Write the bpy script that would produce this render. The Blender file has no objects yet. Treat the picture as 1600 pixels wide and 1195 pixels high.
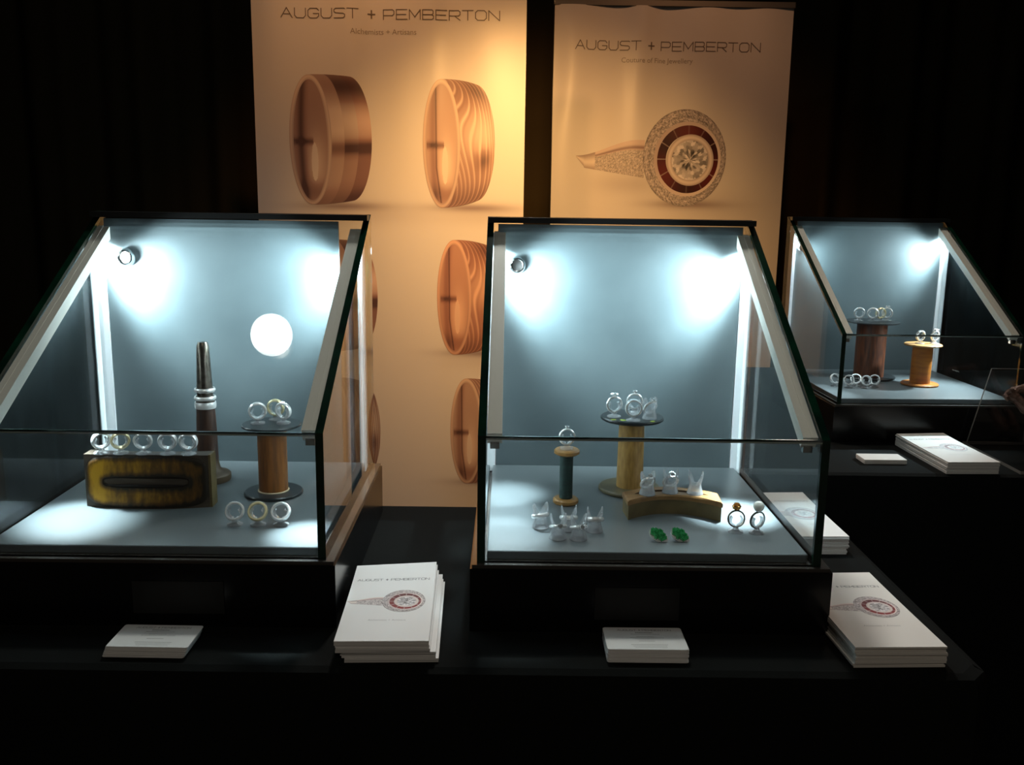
import bpy, math, random
import numpy as np
from mathutils import Matrix, Vector
R_ = random.Random(7)
SC = bpy.context.scene
COL = SC.collection
sin, cos, pi = math.sin, math.cos, math.pi

# ------------------------------------------------------------------ frame of reference
TABLE = 0.95                  # table top height above the floor
HB = 0.0783                   # plinth height of the display cases
Z0 = TABLE + HB               # z of the top of the plinths; things below are given relative to it

# ------------------------------------------------------------------ camera
cam_d = bpy.data.cameras.new('camera'); cam_o = bpy.data.objects.new('camera', cam_d); COL.objects.link(cam_o)
cam_d.sensor_fit = 'HORIZONTAL'; cam_d.sensor_width = 36; cam_d.lens = 36 * 1446.7 / 1600
cam_d.clip_start = 0.02
f_ = Vector((0.00554, 0.982226, -0.187621)); r_ = Vector((0.999892, -0.002889, 0.014398)); u_ = r_.cross(f_)
m4 = Matrix(((r_.x, u_.x, -f_.x, 0.0308), (r_.y, u_.y, -f_.y, -0.9789), (r_.z, u_.z, -f_.z, 0.3926 + Z0), (0, 0, 0, 1)))
cam_o.matrix_world = m4
SC.camera = cam_o
SC.view_settings.view_transform = 'Standard'; SC.view_settings.look = 'None'
SC.view_settings.gamma = 1; SC.view_settings.exposure = 0; SC.view_settings.use_curve_mapping = False

# ------------------------------------------------------------------ world and lights
W = bpy.data.worlds.new('world'); SC.world = W; W.use_nodes = True
W.node_tree.nodes['Background'].inputs[0].default_value = (1, 0.86, 0.68, 1)
W.node_tree.nodes['Background'].inputs[1].default_value = 0.02

def light(name, kind, loc, target, power, color, **kw):
    d = bpy.data.lights.new(name, kind); o = bpy.data.objects.new(name, d); COL.objects.link(o)
    d.energy = power; d.color = color
    for k, v in kw.items(): setattr(d, k, v)
    o.location = Vector(loc) + Vector((0, 0, Z0))
    o.rotation_euler = (Vector(target) - Vector(loc)).to_track_quat('-Z', 'Y').to_euler()
    return o
# warm halogen spots on the banners, the third an added fill
light('banner_spot', 'SPOT', (0.12, 1.05, 0.93), (0.12, 1.95, 0.28), 64, (1, 0.52, 0.17), spot_size=math.radians(84), spot_blend=1.0, shadow_soft_size=0.04)
light('banner_spot', 'SPOT', (-0.40, 1.05, 1.75), (-0.25, 1.9, 0.72), 30, (1, 0.45, 0.15), spot_size=math.radians(70), spot_blend=1.0, shadow_soft_size=0.04)
light('banner_spot', 'SPOT', (0.70, 1.45, 1.75), (0.60, 2.3, 0.55), 13, (1, 0.45, 0.19), spot_size=math.radians(70), spot_blend=1.0, shadow_soft_size=0.04)  # unseen warm fill added to brighten the right banner
# overhead hall lights above the counters, and an added frontal fill
light('hall_fill_light', 'SPOT', (0.10, 1.50, 2.0), (0.10, 0.0, -0.05), 98, (1, 0.95, 0.88), spot_size=math.radians(62), spot_blend=0.8, shadow_soft_size=0.12)
light('hall_fill_light', 'SPOT', (0.2, -2.1, 1.8), (0.2, 0.1, 0.0), 21, (1, 0.86, 0.70), spot_size=math.radians(46), spot_blend=0.8, shadow_soft_size=0.1)  # unseen fill spot added behind the camera to lift front faces
light('hall_fill_light', 'SPOT', (1.10, 1.60, 2.0), (0.95, 0.6, -0.05), 42, (1, 0.80, 0.66), spot_size=math.radians(50), spot_blend=0.8, shadow_soft_size=0.12)

# ------------------------------------------------------------------ materials
MATS = {}
def nodes(name):
    m = bpy.data.materials.new(name); m.use_nodes = True
    nt = m.node_tree; nt.nodes.clear(); out = nt.nodes.new('ShaderNodeOutputMaterial')
    return m, nt, out
def pbr(name, color, rough=0.6, metal=0, bump=0, bscale=200, bdist=0.001, noise=0, nscale=30, stretch=(1, 1, 1), c2=None, spec=None, coat=0):
    if name in MATS: return MATS[name]
    m, nt, out = nodes(name); N, L = nt.nodes, nt.links
    b = N.new('ShaderNodeBsdfPrincipled'); L.new(b.outputs[0], out.inputs[0])
    b.inputs['Base Color'].default_value = (*color, 1); b.inputs['Roughness'].default_value = rough
    b.inputs['Metallic'].default_value = metal
    if spec is not None: b.inputs['Specular IOR Level'].default_value = spec
    b.inputs['Coat Weight'].default_value = coat
    if bump or c2:
        tc = N.new('ShaderNodeTexCoord'); mp = N.new('ShaderNodeMapping'); L.new(tc.outputs['Object'], mp.inputs[0])
        mp.inputs['Scale'].default_value = stretch
    if c2:
        n = N.new('ShaderNodeTexNoise'); n.inputs['Scale'].default_value = nscale; n.inputs['Detail'].default_value = 6
        L.new(mp.outputs[0], n.inputs['Vector'])
        r = N.new('ShaderNodeValToRGB'); r.color_ramp.elements[0].position = 0.35; r.color_ramp.elements[1].position = 0.68
        r.color_ramp.elements[0].color = (*color, 1); r.color_ramp.elements[1].color = (*c2, 1)
        L.new(n.outputs[0], r.inputs[0]); L.new(r.outputs[0], b.inputs['Base Color'])
    if bump:
        n = N.new('ShaderNodeTexNoise'); n.inputs['Scale'].default_value = bscale; n.inputs['Detail'].default_value = 4
        L.new(mp.outputs[0], n.inputs['Vector'])
        bp = N.new('ShaderNodeBump'); bp.inputs['Strength'].default_value = bump; bp.inputs['Distance'].default_value = bdist
        L.new(n.outputs[0], bp.inputs['Height']); L.new(bp.outputs[0], b.inputs['Normal'])
    MATS[name] = m; return m
def attr_mat(name, rough=0.45, coat=0.0, spec=0.5):
    m, nt, out = nodes(name); N, L = nt.nodes, nt.links
    b = N.new('ShaderNodeBsdfPrincipled'); L.new(b.outputs[0], out.inputs[0])
    a = N.new('ShaderNodeAttribute'); a.attribute_name = 'Col'; L.new(a.outputs['Color'], b.inputs['Base Color'])
    b.inputs['Roughness'].default_value = rough; b.inputs['Coat Weight'].default_value = coat
    b.inputs['Specular IOR Level'].default_value = spec; b.inputs['Coat Roughness'].default_value = 0.3
    return m
def thin_glass(name, tint, refl=1.0, base=0.04):
    m, nt, out = nodes(name); N, L = nt.nodes, nt.links
    t = N.new('ShaderNodeBsdfTransparent'); t.inputs[0].default_value = (*tint, 1)
    g = N.new('ShaderNodeBsdfGlossy'); g.inputs['Roughness'].default_value = 0.0; g.inputs[0].default_value = (refl,) * 3 + (1,)
    lw = N.new('ShaderNodeLayerWeight'); lw.inputs[0].default_value = 0.5
    p = N.new('ShaderNodeMath'); p.operation = 'POWER'; p.inputs[1].default_value = 5; L.new(lw.outputs['Facing'], p.inputs[0])
    q = N.new('ShaderNodeMath'); q.operation = 'MULTIPLY_ADD'; q.inputs[1].default_value = 1 - base; q.inputs[2].default_value = base
    L.new(p.outputs[0], q.inputs[0])
    mx = N.new('ShaderNodeMixShader'); L.new(q.outputs[0], mx.inputs[0]); L.new(t.outputs[0], mx.inputs[1]); L.new(g.outputs[0], mx.inputs[2])
    L.new(mx.outputs[0], out.inputs[0]); return m
def acrylic(name, tint=(0.97, 0.985, 1), lit_white=0.2):
    m, nt, out = nodes(name); N, L = nt.nodes, nt.links
    g = N.new('ShaderNodeBsdfGlass'); g.inputs['IOR'].default_value = 1.49; g.inputs[0].default_value = (*tint, 1); g.inputs['Roughness'].default_value = 0.03
    t = N.new('ShaderNodeBsdfTransparent'); mx = N.new('ShaderNodeMixShader'); mx.inputs[0].default_value = 0.35
    d = N.new('ShaderNodeBsdfDiffuse'); d.inputs[0].default_value = (0.95, 0.97, 1, 1); m2 = N.new('ShaderNodeMixShader'); m2.inputs[0].default_value = lit_white  # white diffuse share mixed in so clear parts look brightly lit
    L.new(g.outputs[0], mx.inputs[1]); L.new(t.outputs[0], mx.inputs[2]); L.new(mx.outputs[0], m2.inputs[1]); L.new(d.outputs[0], m2.inputs[2]); L.new(m2.outputs[0], out.inputs[0]); return m
def emit(name, color, strength):
    m, nt, out = nodes(name); e = nt.nodes.new('ShaderNodeEmission'); e.inputs[0].default_value = (*color, 1); e.inputs[1].default_value = strength
    nt.links.new(e.outputs[0], out.inputs[0]); return m

M_CLOTH = pbr('black_table_cloth', (0.0088, 0.0100, 0.0098), 0.95, bump=0.35, bscale=900, bdist=0.0006, spec=0.06)
M_DRAPE = pbr('black_wall_drape', (0.055, 0.042, 0.022), 0.95, bump=0.3, bscale=300, spec=0.1)
M_FLOOR = pbr('dark_carpet', (0.02, 0.02, 0.022), 0.95, bump=0.5, bscale=600)
M_CEIL = pbr('dark_ceiling', (0.01, 0.01, 0.01), 0.95)
M_LAM = pbr('black_laminate', (0.004, 0.004, 0.0045), 0.22, spec=0.45)
M_TRIM = pbr('black_rail', (0.012, 0.012, 0.012), 0.3)
M_LEDGE = pbr('bronze_ledge', (0.05, 0.045, 0.04), 0.22, spec=0.7)
M_PLAQ = pbr('dark_grey_plaque', (0.007, 0.0074, 0.007), 0.6)
M_PAD = pbr('grey_leatherette_pad', (0.088, 0.103, 0.110), 0.33, bump=0.10, bscale=420, bdist=0.0005, spec=0.8)
M_BACK = pbr('grey_leatherette_back', (0.072, 0.098, 0.108), 0.50, bump=0.22, bscale=16, bdist=0.004, spec=0.5, c2=(0.094, 0.124, 0.135), nscale=9)
M_POST = pbr('white_channel', (0.80, 0.83, 0.86), 0.4)
M_ALU = pbr('grey_aluminium', (0.80, 0.79, 0.72), 0.45, metal=0.0)
M_PANE = thin_glass('clear_pane', (0.975, 0.99, 0.985))
M_EDGE = pbr('green_glass_edge', (0.002, 0.012, 0.008), 0.08, spec=0.8, c2=(0.003, 0.034, 0.017), nscale=28)
M_GLINT = pbr('painted_edge_glint', (0.30, 0.36, 0.33), 0.15)  # pale tone painting the light line along the front pane's top
M_LED = emit('led_emitter', (0.78, 0.94, 1.0), 50)
M_CHROME = pbr('chrome', (0.85, 0.85, 0.85), 0.12, metal=1)
M_SILVER = pbr('silver', (0.95, 0.95, 0.94), 0.25, metal=0.55)
M_GOLD = pbr('yellow_gold', (0.97, 0.84, 0.50), 0.25, metal=0.65)
M_BRASS = pbr('amber_gold', (0.80, 0.42, 0.12), 0.2, metal=1)
M_CLIP = acrylic('clear_acrylic')
M_CUP = acrylic('clear_acrylic_cup', lit_white=0.15)
M_GEM = pbr('diamond', (0.9, 0.93, 0.95), 0.04, metal=0.75)
M_AMBER = pbr('amber_stone', (0.45, 0.16, 0.02), 0.08, coat=1)
M_PEARL = pbr('pearl', (0.92, 0.92, 0.86), 0.15, coat=0.6)
M_EMER = pbr('emerald', (0.008, 0.22, 0.05), 0.12, c2=(0.06, 0.50, 0.16), nscale=400, coat=1)
M_LIME = pbr('lime_sticker', (0.62, 0.78, 0.10), 0.6)
M_PAPER = pbr('white_paper', (0.84, 0.84, 0.83), 0.5)
M_PAPER2 = pbr('ivory_paper', (0.80, 0.78, 0.74), 0.55)
M_CARD = pbr('white_card', (0.84, 0.85, 0.85), 0.45)
M_INK = pbr('grey_ink', (0.16, 0.16, 0.16), 0.5)
M_INK2 = pbr('pale_grey_ink', (0.42, 0.42, 0.41), 0.5)
M_INKB = pbr('banner_ink', (0.17, 0.14, 0.12), 0.45)
M_INKB2 = pbr('banner_pale_ink', (0.38, 0.33, 0.28), 0.45)
M_PRINT = attr_mat('banner_print', 0.42, 0.12)
M_PRINT2 = attr_mat('brochure_print', 0.45)
M_CASSETTE = pbr('banner_rail_metal', (0.35, 0.33, 0.31), 0.35, metal=0.9)
M_WOODB = pbr('brown_walnut', (0.12, 0.038, 0.007), 0.45, c2=(0.24, 0.085, 0.015), nscale=60, stretch=(3, 3, 0.35), bump=0.1, bscale=150)
M_WOODD = pbr('dark_rosewood', (0.040, 0.009, 0.002), 0.5, c2=(0.13, 0.034, 0.009), nscale=70, stretch=(3, 3, 0.4), bump=0.4, bscale=60)
M_WOODO = pbr('orange_wood', (0.22, 0.065, 0.007), 0.4, c2=(0.38, 0.13, 0.018), nscale=40, stretch=(0.5, 0.5, 2.5))
M_WOODY = pbr('honey_wood', (0.22, 0.115, 0.022), 0.5, c2=(0.36, 0.20, 0.050), nscale=90, stretch=(2.5, 2.5, 0.6), bump=0.15, bscale=200)
M_WOODT = pbr('tan_wood', (0.24, 0.115, 0.026), 0.45, c2=(0.36, 0.19, 0.055), nscale=50, stretch=(1, 1, 3))
M_WOODL = pbr('tan_block_top', (0.17, 0.077, 0.020), 0.5, c2=(0.27, 0.135, 0.040), nscale=40, stretch=(0.6, 3, 1), bump=0.1, bscale=150)
M_WOODG = pbr('darker_block_side', (0.085, 0.058, 0.017), 0.6, c2=(0.13, 0.090, 0.030), nscale=60, bump=0.15, bscale=180)  # block sides in a darker tone than the top plate
M_HANDLE = pbr('brown_handle_wood', (0.022, 0.008, 0.004), 0.5, c2=(0.050, 0.018, 0.007), nscale=60, stretch=(3, 3, 0.5))
M_FOOT = pbr('turned_foot_wood', (0.035, 0.019, 0.007), 0.55, c2=(0.06, 0.034, 0.012), nscale=50)
M_STEEL = pbr('dark_steel', (0.10, 0.085, 0.07), 0.3, metal=0.9, c2=(0.22, 0.19, 0.16), nscale=120)
M_DISC = pbr('black_disc', (0.014, 0.017, 0.019), 0.3)
M_OLIVE = pbr('olive_disc_wood', (0.065, 0.052, 0.024), 0.4, c2=(0.11, 0.088, 0.042), nscale=40)
M_TEAL = pbr('dark_green_thread', (0.002, 0.016, 0.014), 0.6, c2=(0.004, 0.032, 0.027), nscale=40, stretch=(1, 1, 6), bump=0.6, bscale=40, bdist=0.002)
M_CREAM = pbr('cream_edge', (0.5, 0.40, 0.26), 0.6)
M_ACR = thin_glass('clear_acrylic_sheet', (0.93, 0.93, 0.92), base=0.05)
M_ACRE = pbr('acrylic_edge', (0.30, 0.27, 0.24), 0.25)
M_BRANCH = pbr('brown_branch', (0.13, 0.075, 0.055), 0.4, c2=(0.32, 0.20, 0.155), nscale=80, bump=0.8, bscale=90, bdist=0.004)
M_SLOT = pbr('black_slot', (0.006, 0.004, 0.003), 0.6, spec=0.12)  # one even near-black tone for the slot

def mould_mat():
    # yellow painted face darkening to brown around the slot and toward the rim (object space pattern)
    m, nt, out = nodes('mottled_yellow_paint'); N, L = nt.nodes, nt.links
    b = N.new('ShaderNodeBsdfPrincipled'); L.new(b.outputs[0], out.inputs[0]); b.inputs['Roughness'].default_value = 0.5; b.inputs['Specular IOR Level'].default_value = 0.2
    a = N.new('ShaderNodeAttribute'); a.attribute_name = 'Col'
    tc = N.new('ShaderNodeTexCoord'); mp = N.new('ShaderNodeMapping'); mp.inputs['Scale'].default_value = (1, 1, 0.35); L.new(tc.outputs['Object'], mp.inputs[0])
    n = N.new('ShaderNodeTexNoise'); n.inputs['Scale'].default_value = 160; n.inputs['Detail'].default_value = 8; L.new(mp.outputs[0], n.inputs['Vector'])
    ad = N.new('ShaderNodeMath'); ad.operation = 'MULTIPLY_ADD'; ad.inputs[1].default_value = 0.9; ad.inputs[2].default_value = -0.45; L.new(n.outputs[0], ad.inputs[0])
    sm = N.new('ShaderNodeMath'); sm.operation = 'ADD'; L.new(ad.outputs[0], sm.inputs[0]); L.new(a.outputs['Fac'], sm.inputs[1])
    r = N.new('ShaderNodeValToRGB'); e = r.color_ramp.elements
    e[0].position = 0.15; e[0].color = (0.012, 0.008, 0.004, 1); e[1].position = 0.95; e[1].color = (0.36, 0.18, 0.008, 1)
    x = e.new(0.5); x.color = (0.095, 0.042, 0.005, 1)
    L.new(sm.outputs[0], r.inputs[0]); L.new(r.outputs[0], b.inputs['Base Color'])
    return m
M_MOULD = mould_mat()

# ------------------------------------------------------------------ object helpers
class MB:
    def __init__(s): s.v = []; s.f = []; s.mi = []; s.sm = []; s.c = []
    def add(s, vs, fs, mi=0, smooth=False, cols=None):
        o = len(s.v); s.v += [tuple(p) for p in vs]
        s.c += list(cols) if cols is not None else [(1, 1, 1)] * len(vs)
        for f in fs: s.f.append(tuple(i + o for i in f)); s.mi.append(mi); s.sm.append(smooth)
        return s
    def box(s, x0, x1, y0, y1, z0, z1, mi=0, b=0.0, faces=None):
        if b <= 0:
            v = [(x, y, z) for z in (z0, z1) for y in (y0, y1) for x in (x0, x1)]
            fs = [(0, 2, 3, 1), (4, 5, 7, 6), (0, 1, 5, 4), (2, 6, 7, 3), (0, 4, 6, 2), (1, 3, 7, 5)]   # -z +z -y +y -x +x
            for k, f in enumerate(fs): s.add([v[i] for i in f], [(0, 1, 2, 3)], (faces[k] if faces else mi))
            return s
        # rounded in plan and with a chamfered top and bottom edge
        n = 4; loop = []
        for (cx, cy, a0) in ((x1 - b, y1 - b, 0), (x0 + b, y1 - b, pi / 2), (x0 + b, y0 + b, pi), (x1 - b, y0 + b, 1.5 * pi)):
            for k in range(n + 1): loop.append((cx, cy, a0 + k * pi / 2 / n))
        rings = []
        ch = min(b * 0.35, (z1 - z0) * 0.4)
        for (z, rr) in ((z0, b - ch), (z0 + ch, b), (z1 - ch, b), (z1, b - ch)):
            rings.append([(cx + rr * cos(a), cy + rr * sin(a), z) for cx, cy, a in loop])
        m = len(loop); vs = [p for r in rings for p in r]; fs = []
        for k in range(3):
            for i in range(m): fs.append((k * m + i, k * m + (i + 1) % m, (k + 1) * m + (i + 1) % m, (k + 1) * m + i))
        fs.append(tuple(range(m))[::-1]); fs.append(tuple(range(3 * m, 4 * m)))
        return s.add(vs, fs, mi)
    def lathe(s, prof, seg=32, c=(0, 0, 0), mi=0, smooth=True, fac=None):
        vs = []; fs = []
        for (r, z) in prof:
            for k in range(seg):
                a = 2 * pi * k / seg
                rr = r * (fac(a, z) if fac else 1)
                vs.append((c[0] + rr * cos(a), c[1] + rr * sin(a), c[2] + z))
        for i in range(len(prof) - 1):
            for k in range(seg): fs.append((i * seg + k, i * seg + (k + 1) % seg, (i + 1) * seg + (k + 1) % seg, (i + 1) * seg + k))
        if prof[0][0] > 1e-6: fs.append(tuple(range(seg))[::-1])
        if prof[-1][0] > 1e-6: fs.append(tuple((len(prof) - 1) * seg + k for k in range(seg)))
        return s.add(vs, fs, mi, smooth)
    def tube(s, pts, r, seg=8, mi=0, smooth=True):
        pts = [Vector(p) for p in pts]; vs = []; fs = []; n = len(pts)
        rs = r if isinstance(r, (list, tuple)) else [r] * n
        up = Vector((0.13, 0.31, 0.94))
        for i, p in enumerate(pts):
            t = (pts[min(i + 1, n - 1)] - pts[max(i - 1, 0)]).normalized()
            a = t.cross(up).normalized(); b = t.cross(a)
            for k in range(seg):
                an = 2 * pi * k / seg; vs.append(p + (a * cos(an) + b * sin(an)) * rs[i])
        for i in range(n - 1):
            for k in range(seg): fs.append((i * seg + k, i * seg + (k + 1) % seg, (i + 1) * seg + (k + 1) % seg, (i + 1) * seg + k))
        fs.append(tuple(range(seg))[::-1]); fs.append(tuple((n - 1) * seg + k for k in range(seg)))
        return s.add(vs, fs, mi, smooth)
    def prism(s, poly, z0, z1, mi=0, ax='z', smooth=False, capmi=None):
        n = len(poly)
        def P(a, b, h):
            return (a, b, h) if ax == 'z' else ((h, a, b) if ax == 'x' else (a, h, b))
        vs = [P(a, b, z0) for a, b in poly] + [P(a, b, z1) for a, b in poly]
        s.add(vs, [(i, (i + 1) % n, n + (i + 1) % n, n + i) for i in range(n)], mi, smooth)
        cm = mi if capmi is None else capmi
        s.add(vs[:n], [tuple(range(n))[::-1]], cm); s.add(vs[n:], [tuple(range(n))], cm)
        return s
    def build(s, name, mats, parent=None, loc=(0, 0, 0), rot=(0, 0, 0), color=False):
        me = bpy.data.meshes.new(name); me.from_pydata(s.v, [], s.f)
        if not isinstance(mats, (list, tuple)): mats = [mats]
        for m in mats: me.materials.append(m)
        me.polygons.foreach_set('material_index', s.mi); me.polygons.foreach_set('use_smooth', s.sm)
        if color:
            at = me.color_attributes.new('Col', 'FLOAT_COLOR', 'POINT')
            arr = np.ones((len(s.v), 4), np.float32); arr[:, :3] = np.array(s.c, np.float32); at.data.foreach_set('color', arr.ravel())
        if any(s.sm): me.set_sharp_from_angle(angle=math.radians(38))
        me.update()
        o = bpy.data.objects.new(name, me); COL.objects.link(o)
        o.location = loc if parent else (loc[0], loc[1], loc[2] + Z0); o.rotation_euler = rot
        if parent: o.parent = parent
        return o

def thing(name, label, cat, loc=(0, 0, 0), rot=(0, 0, 0), group=None, parent_frame=None):
    o = bpy.data.objects.new(name, None); COL.objects.link(o); o.empty_display_size = 0.02
    o.location = (loc[0], loc[1], loc[2] + Z0); o.rotation_euler = rot
    o['label'] = label; o['category'] = cat
    if group: o['group'] = group
    return o
def tag(o, label, cat, group=None):
    o['label'] = label; o['category'] = cat
    if group: o['group'] = group
    return o
def struct(o): o['kind'] = 'structure'; return o
def dup(root, loc, rot=None, label=None, group=None):
    r = root.copy(); COL.objects.link(r); r.location = (loc[0], loc[1], loc[2] + Z0)
    if rot is not None: r.rotation_euler = rot
    if label: r['label'] = label
    if group: r['group'] = group
    for ch in list(root.children):
        c = ch.copy(); COL.objects.link(c); c.parent = r
        for g in list(ch.children):
            d = g.copy(); COL.objects.link(d); d.parent = c
    return r

# ------------------------------------------------------------------ setting
def setting():
    FL = -Z0
    struct(MB().box(-4, 4.2, -2.5, 3.2, FL - 0.05, FL).build('floor', M_FLOOR))
    struct(MB().box(-4, 4.2, -2.5, 3.2, 2.13, 2.18).build('ceiling', M_CEIL))
    # back wall hung with black drape in soft folds
    n = 700; vs = []; fs = []
    for i in range(n + 1):
        x = -3.9 + 8 * i / n; y = 2.75 + 0.035 * sin(x * 19) + 0.015 * sin(x * 43 + 1)
        vs += [(x, y, FL), (x, y, 2.13)]
    for i in range(n): fs.append((2 * i, 2 * i + 2, 2 * i + 3, 2 * i + 1))
    mb = MB(); mb.add(vs, fs, 0, True); mb.box(-4, 4.2, 2.85, 2.95, FL, 2.13)
    struct(mb.build('wall_back', M_DRAPE))
    struct(MB().box(-4.05, -4, -2.5, 3.2, FL, 2.13).build('wall_left', M_DRAPE))
    struct(MB().box(4.2, 4.25, -2.5, 3.2, FL, 2.13).build('wall_right', M_DRAPE))
setting()

def cloth(x0, x1, y0, y1, label):
    # a fitted black cloth: flat top, rounded hem edge and a drop that waves gently toward the floor
    z = -HB; FL = -Z0; r = 0.012
    loop = []
    def seg(ax, ay, bx, by, n):
        for i in range(n): t = i / n; loop.append((ax + (bx - ax) * t, ay + (by - ay) * t))
    c = 0.02
    seg(x0 + c, y0, x1 - c, y0, 120); seg(x1 - c, y0, x1, y0 + c, 3); seg(x1, y0 + c, x1, y1 - c, 60); seg(x1, y1 - c, x1 - c, y1, 3)
    seg(x1 - c, y1, x0 + c, y1, 60); seg(x0 + c, y1, x0, y1 - c, 3); seg(x0, y1 - c, x0, y0 + c, 40); seg(x0, y0 + c, x0 + c, y0, 3)
    n = len(loop); cx, cy = (x0 + x1) / 2, (y0 + y1) / 2
    levels = [(-r, z), (-r * 0.3, z - r * 0.3), (0, z - r), (0.001, z - 0.05), (0.004, z - 0.25), (0.008, z - 0.6), (0.010, FL + 0.004)]
    vs = []; acc = 0
    for (off, zz) in levels:
        for i, (x, y) in enumerate(loop):
            nx = 1 if x > x1 - 0.021 else (-1 if x < x0 + 0.021 else 0); ny = 1 if y > y1 - 0.021 else (-1 if y < y0 + 0.021 else 0)
            w = max(0, (z - zz - 0.02)) * 0.012 * sin((x + y) * 26)
            vs.append((x + nx * (off + w), y + ny * (off + w), zz))
    fs = []
    for k in range(len(levels) - 1):
        for i in range(n): fs.append((k * n + i, (k + 1) * n + i, (k + 1) * n + (i + 1) % n, k * n + (i + 1) % n))
    fs.append(tuple(range(n)))
    mb = MB(); mb.add(vs, fs[:-1], 0, True); mb.add(vs[:n], [tuple(range(n))], 0)
    return tag(mb.build('tablecloth', M_CLOTH), label, 'tablecloth')
cloth(-1.25, 0.541, -0.103, 0.440, 'black cloth over the front counter under the two large display cases')
cloth(0.45, 1.95, 0.642, 1.80, 'black cloth over the rear counter under the small far display case')

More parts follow.
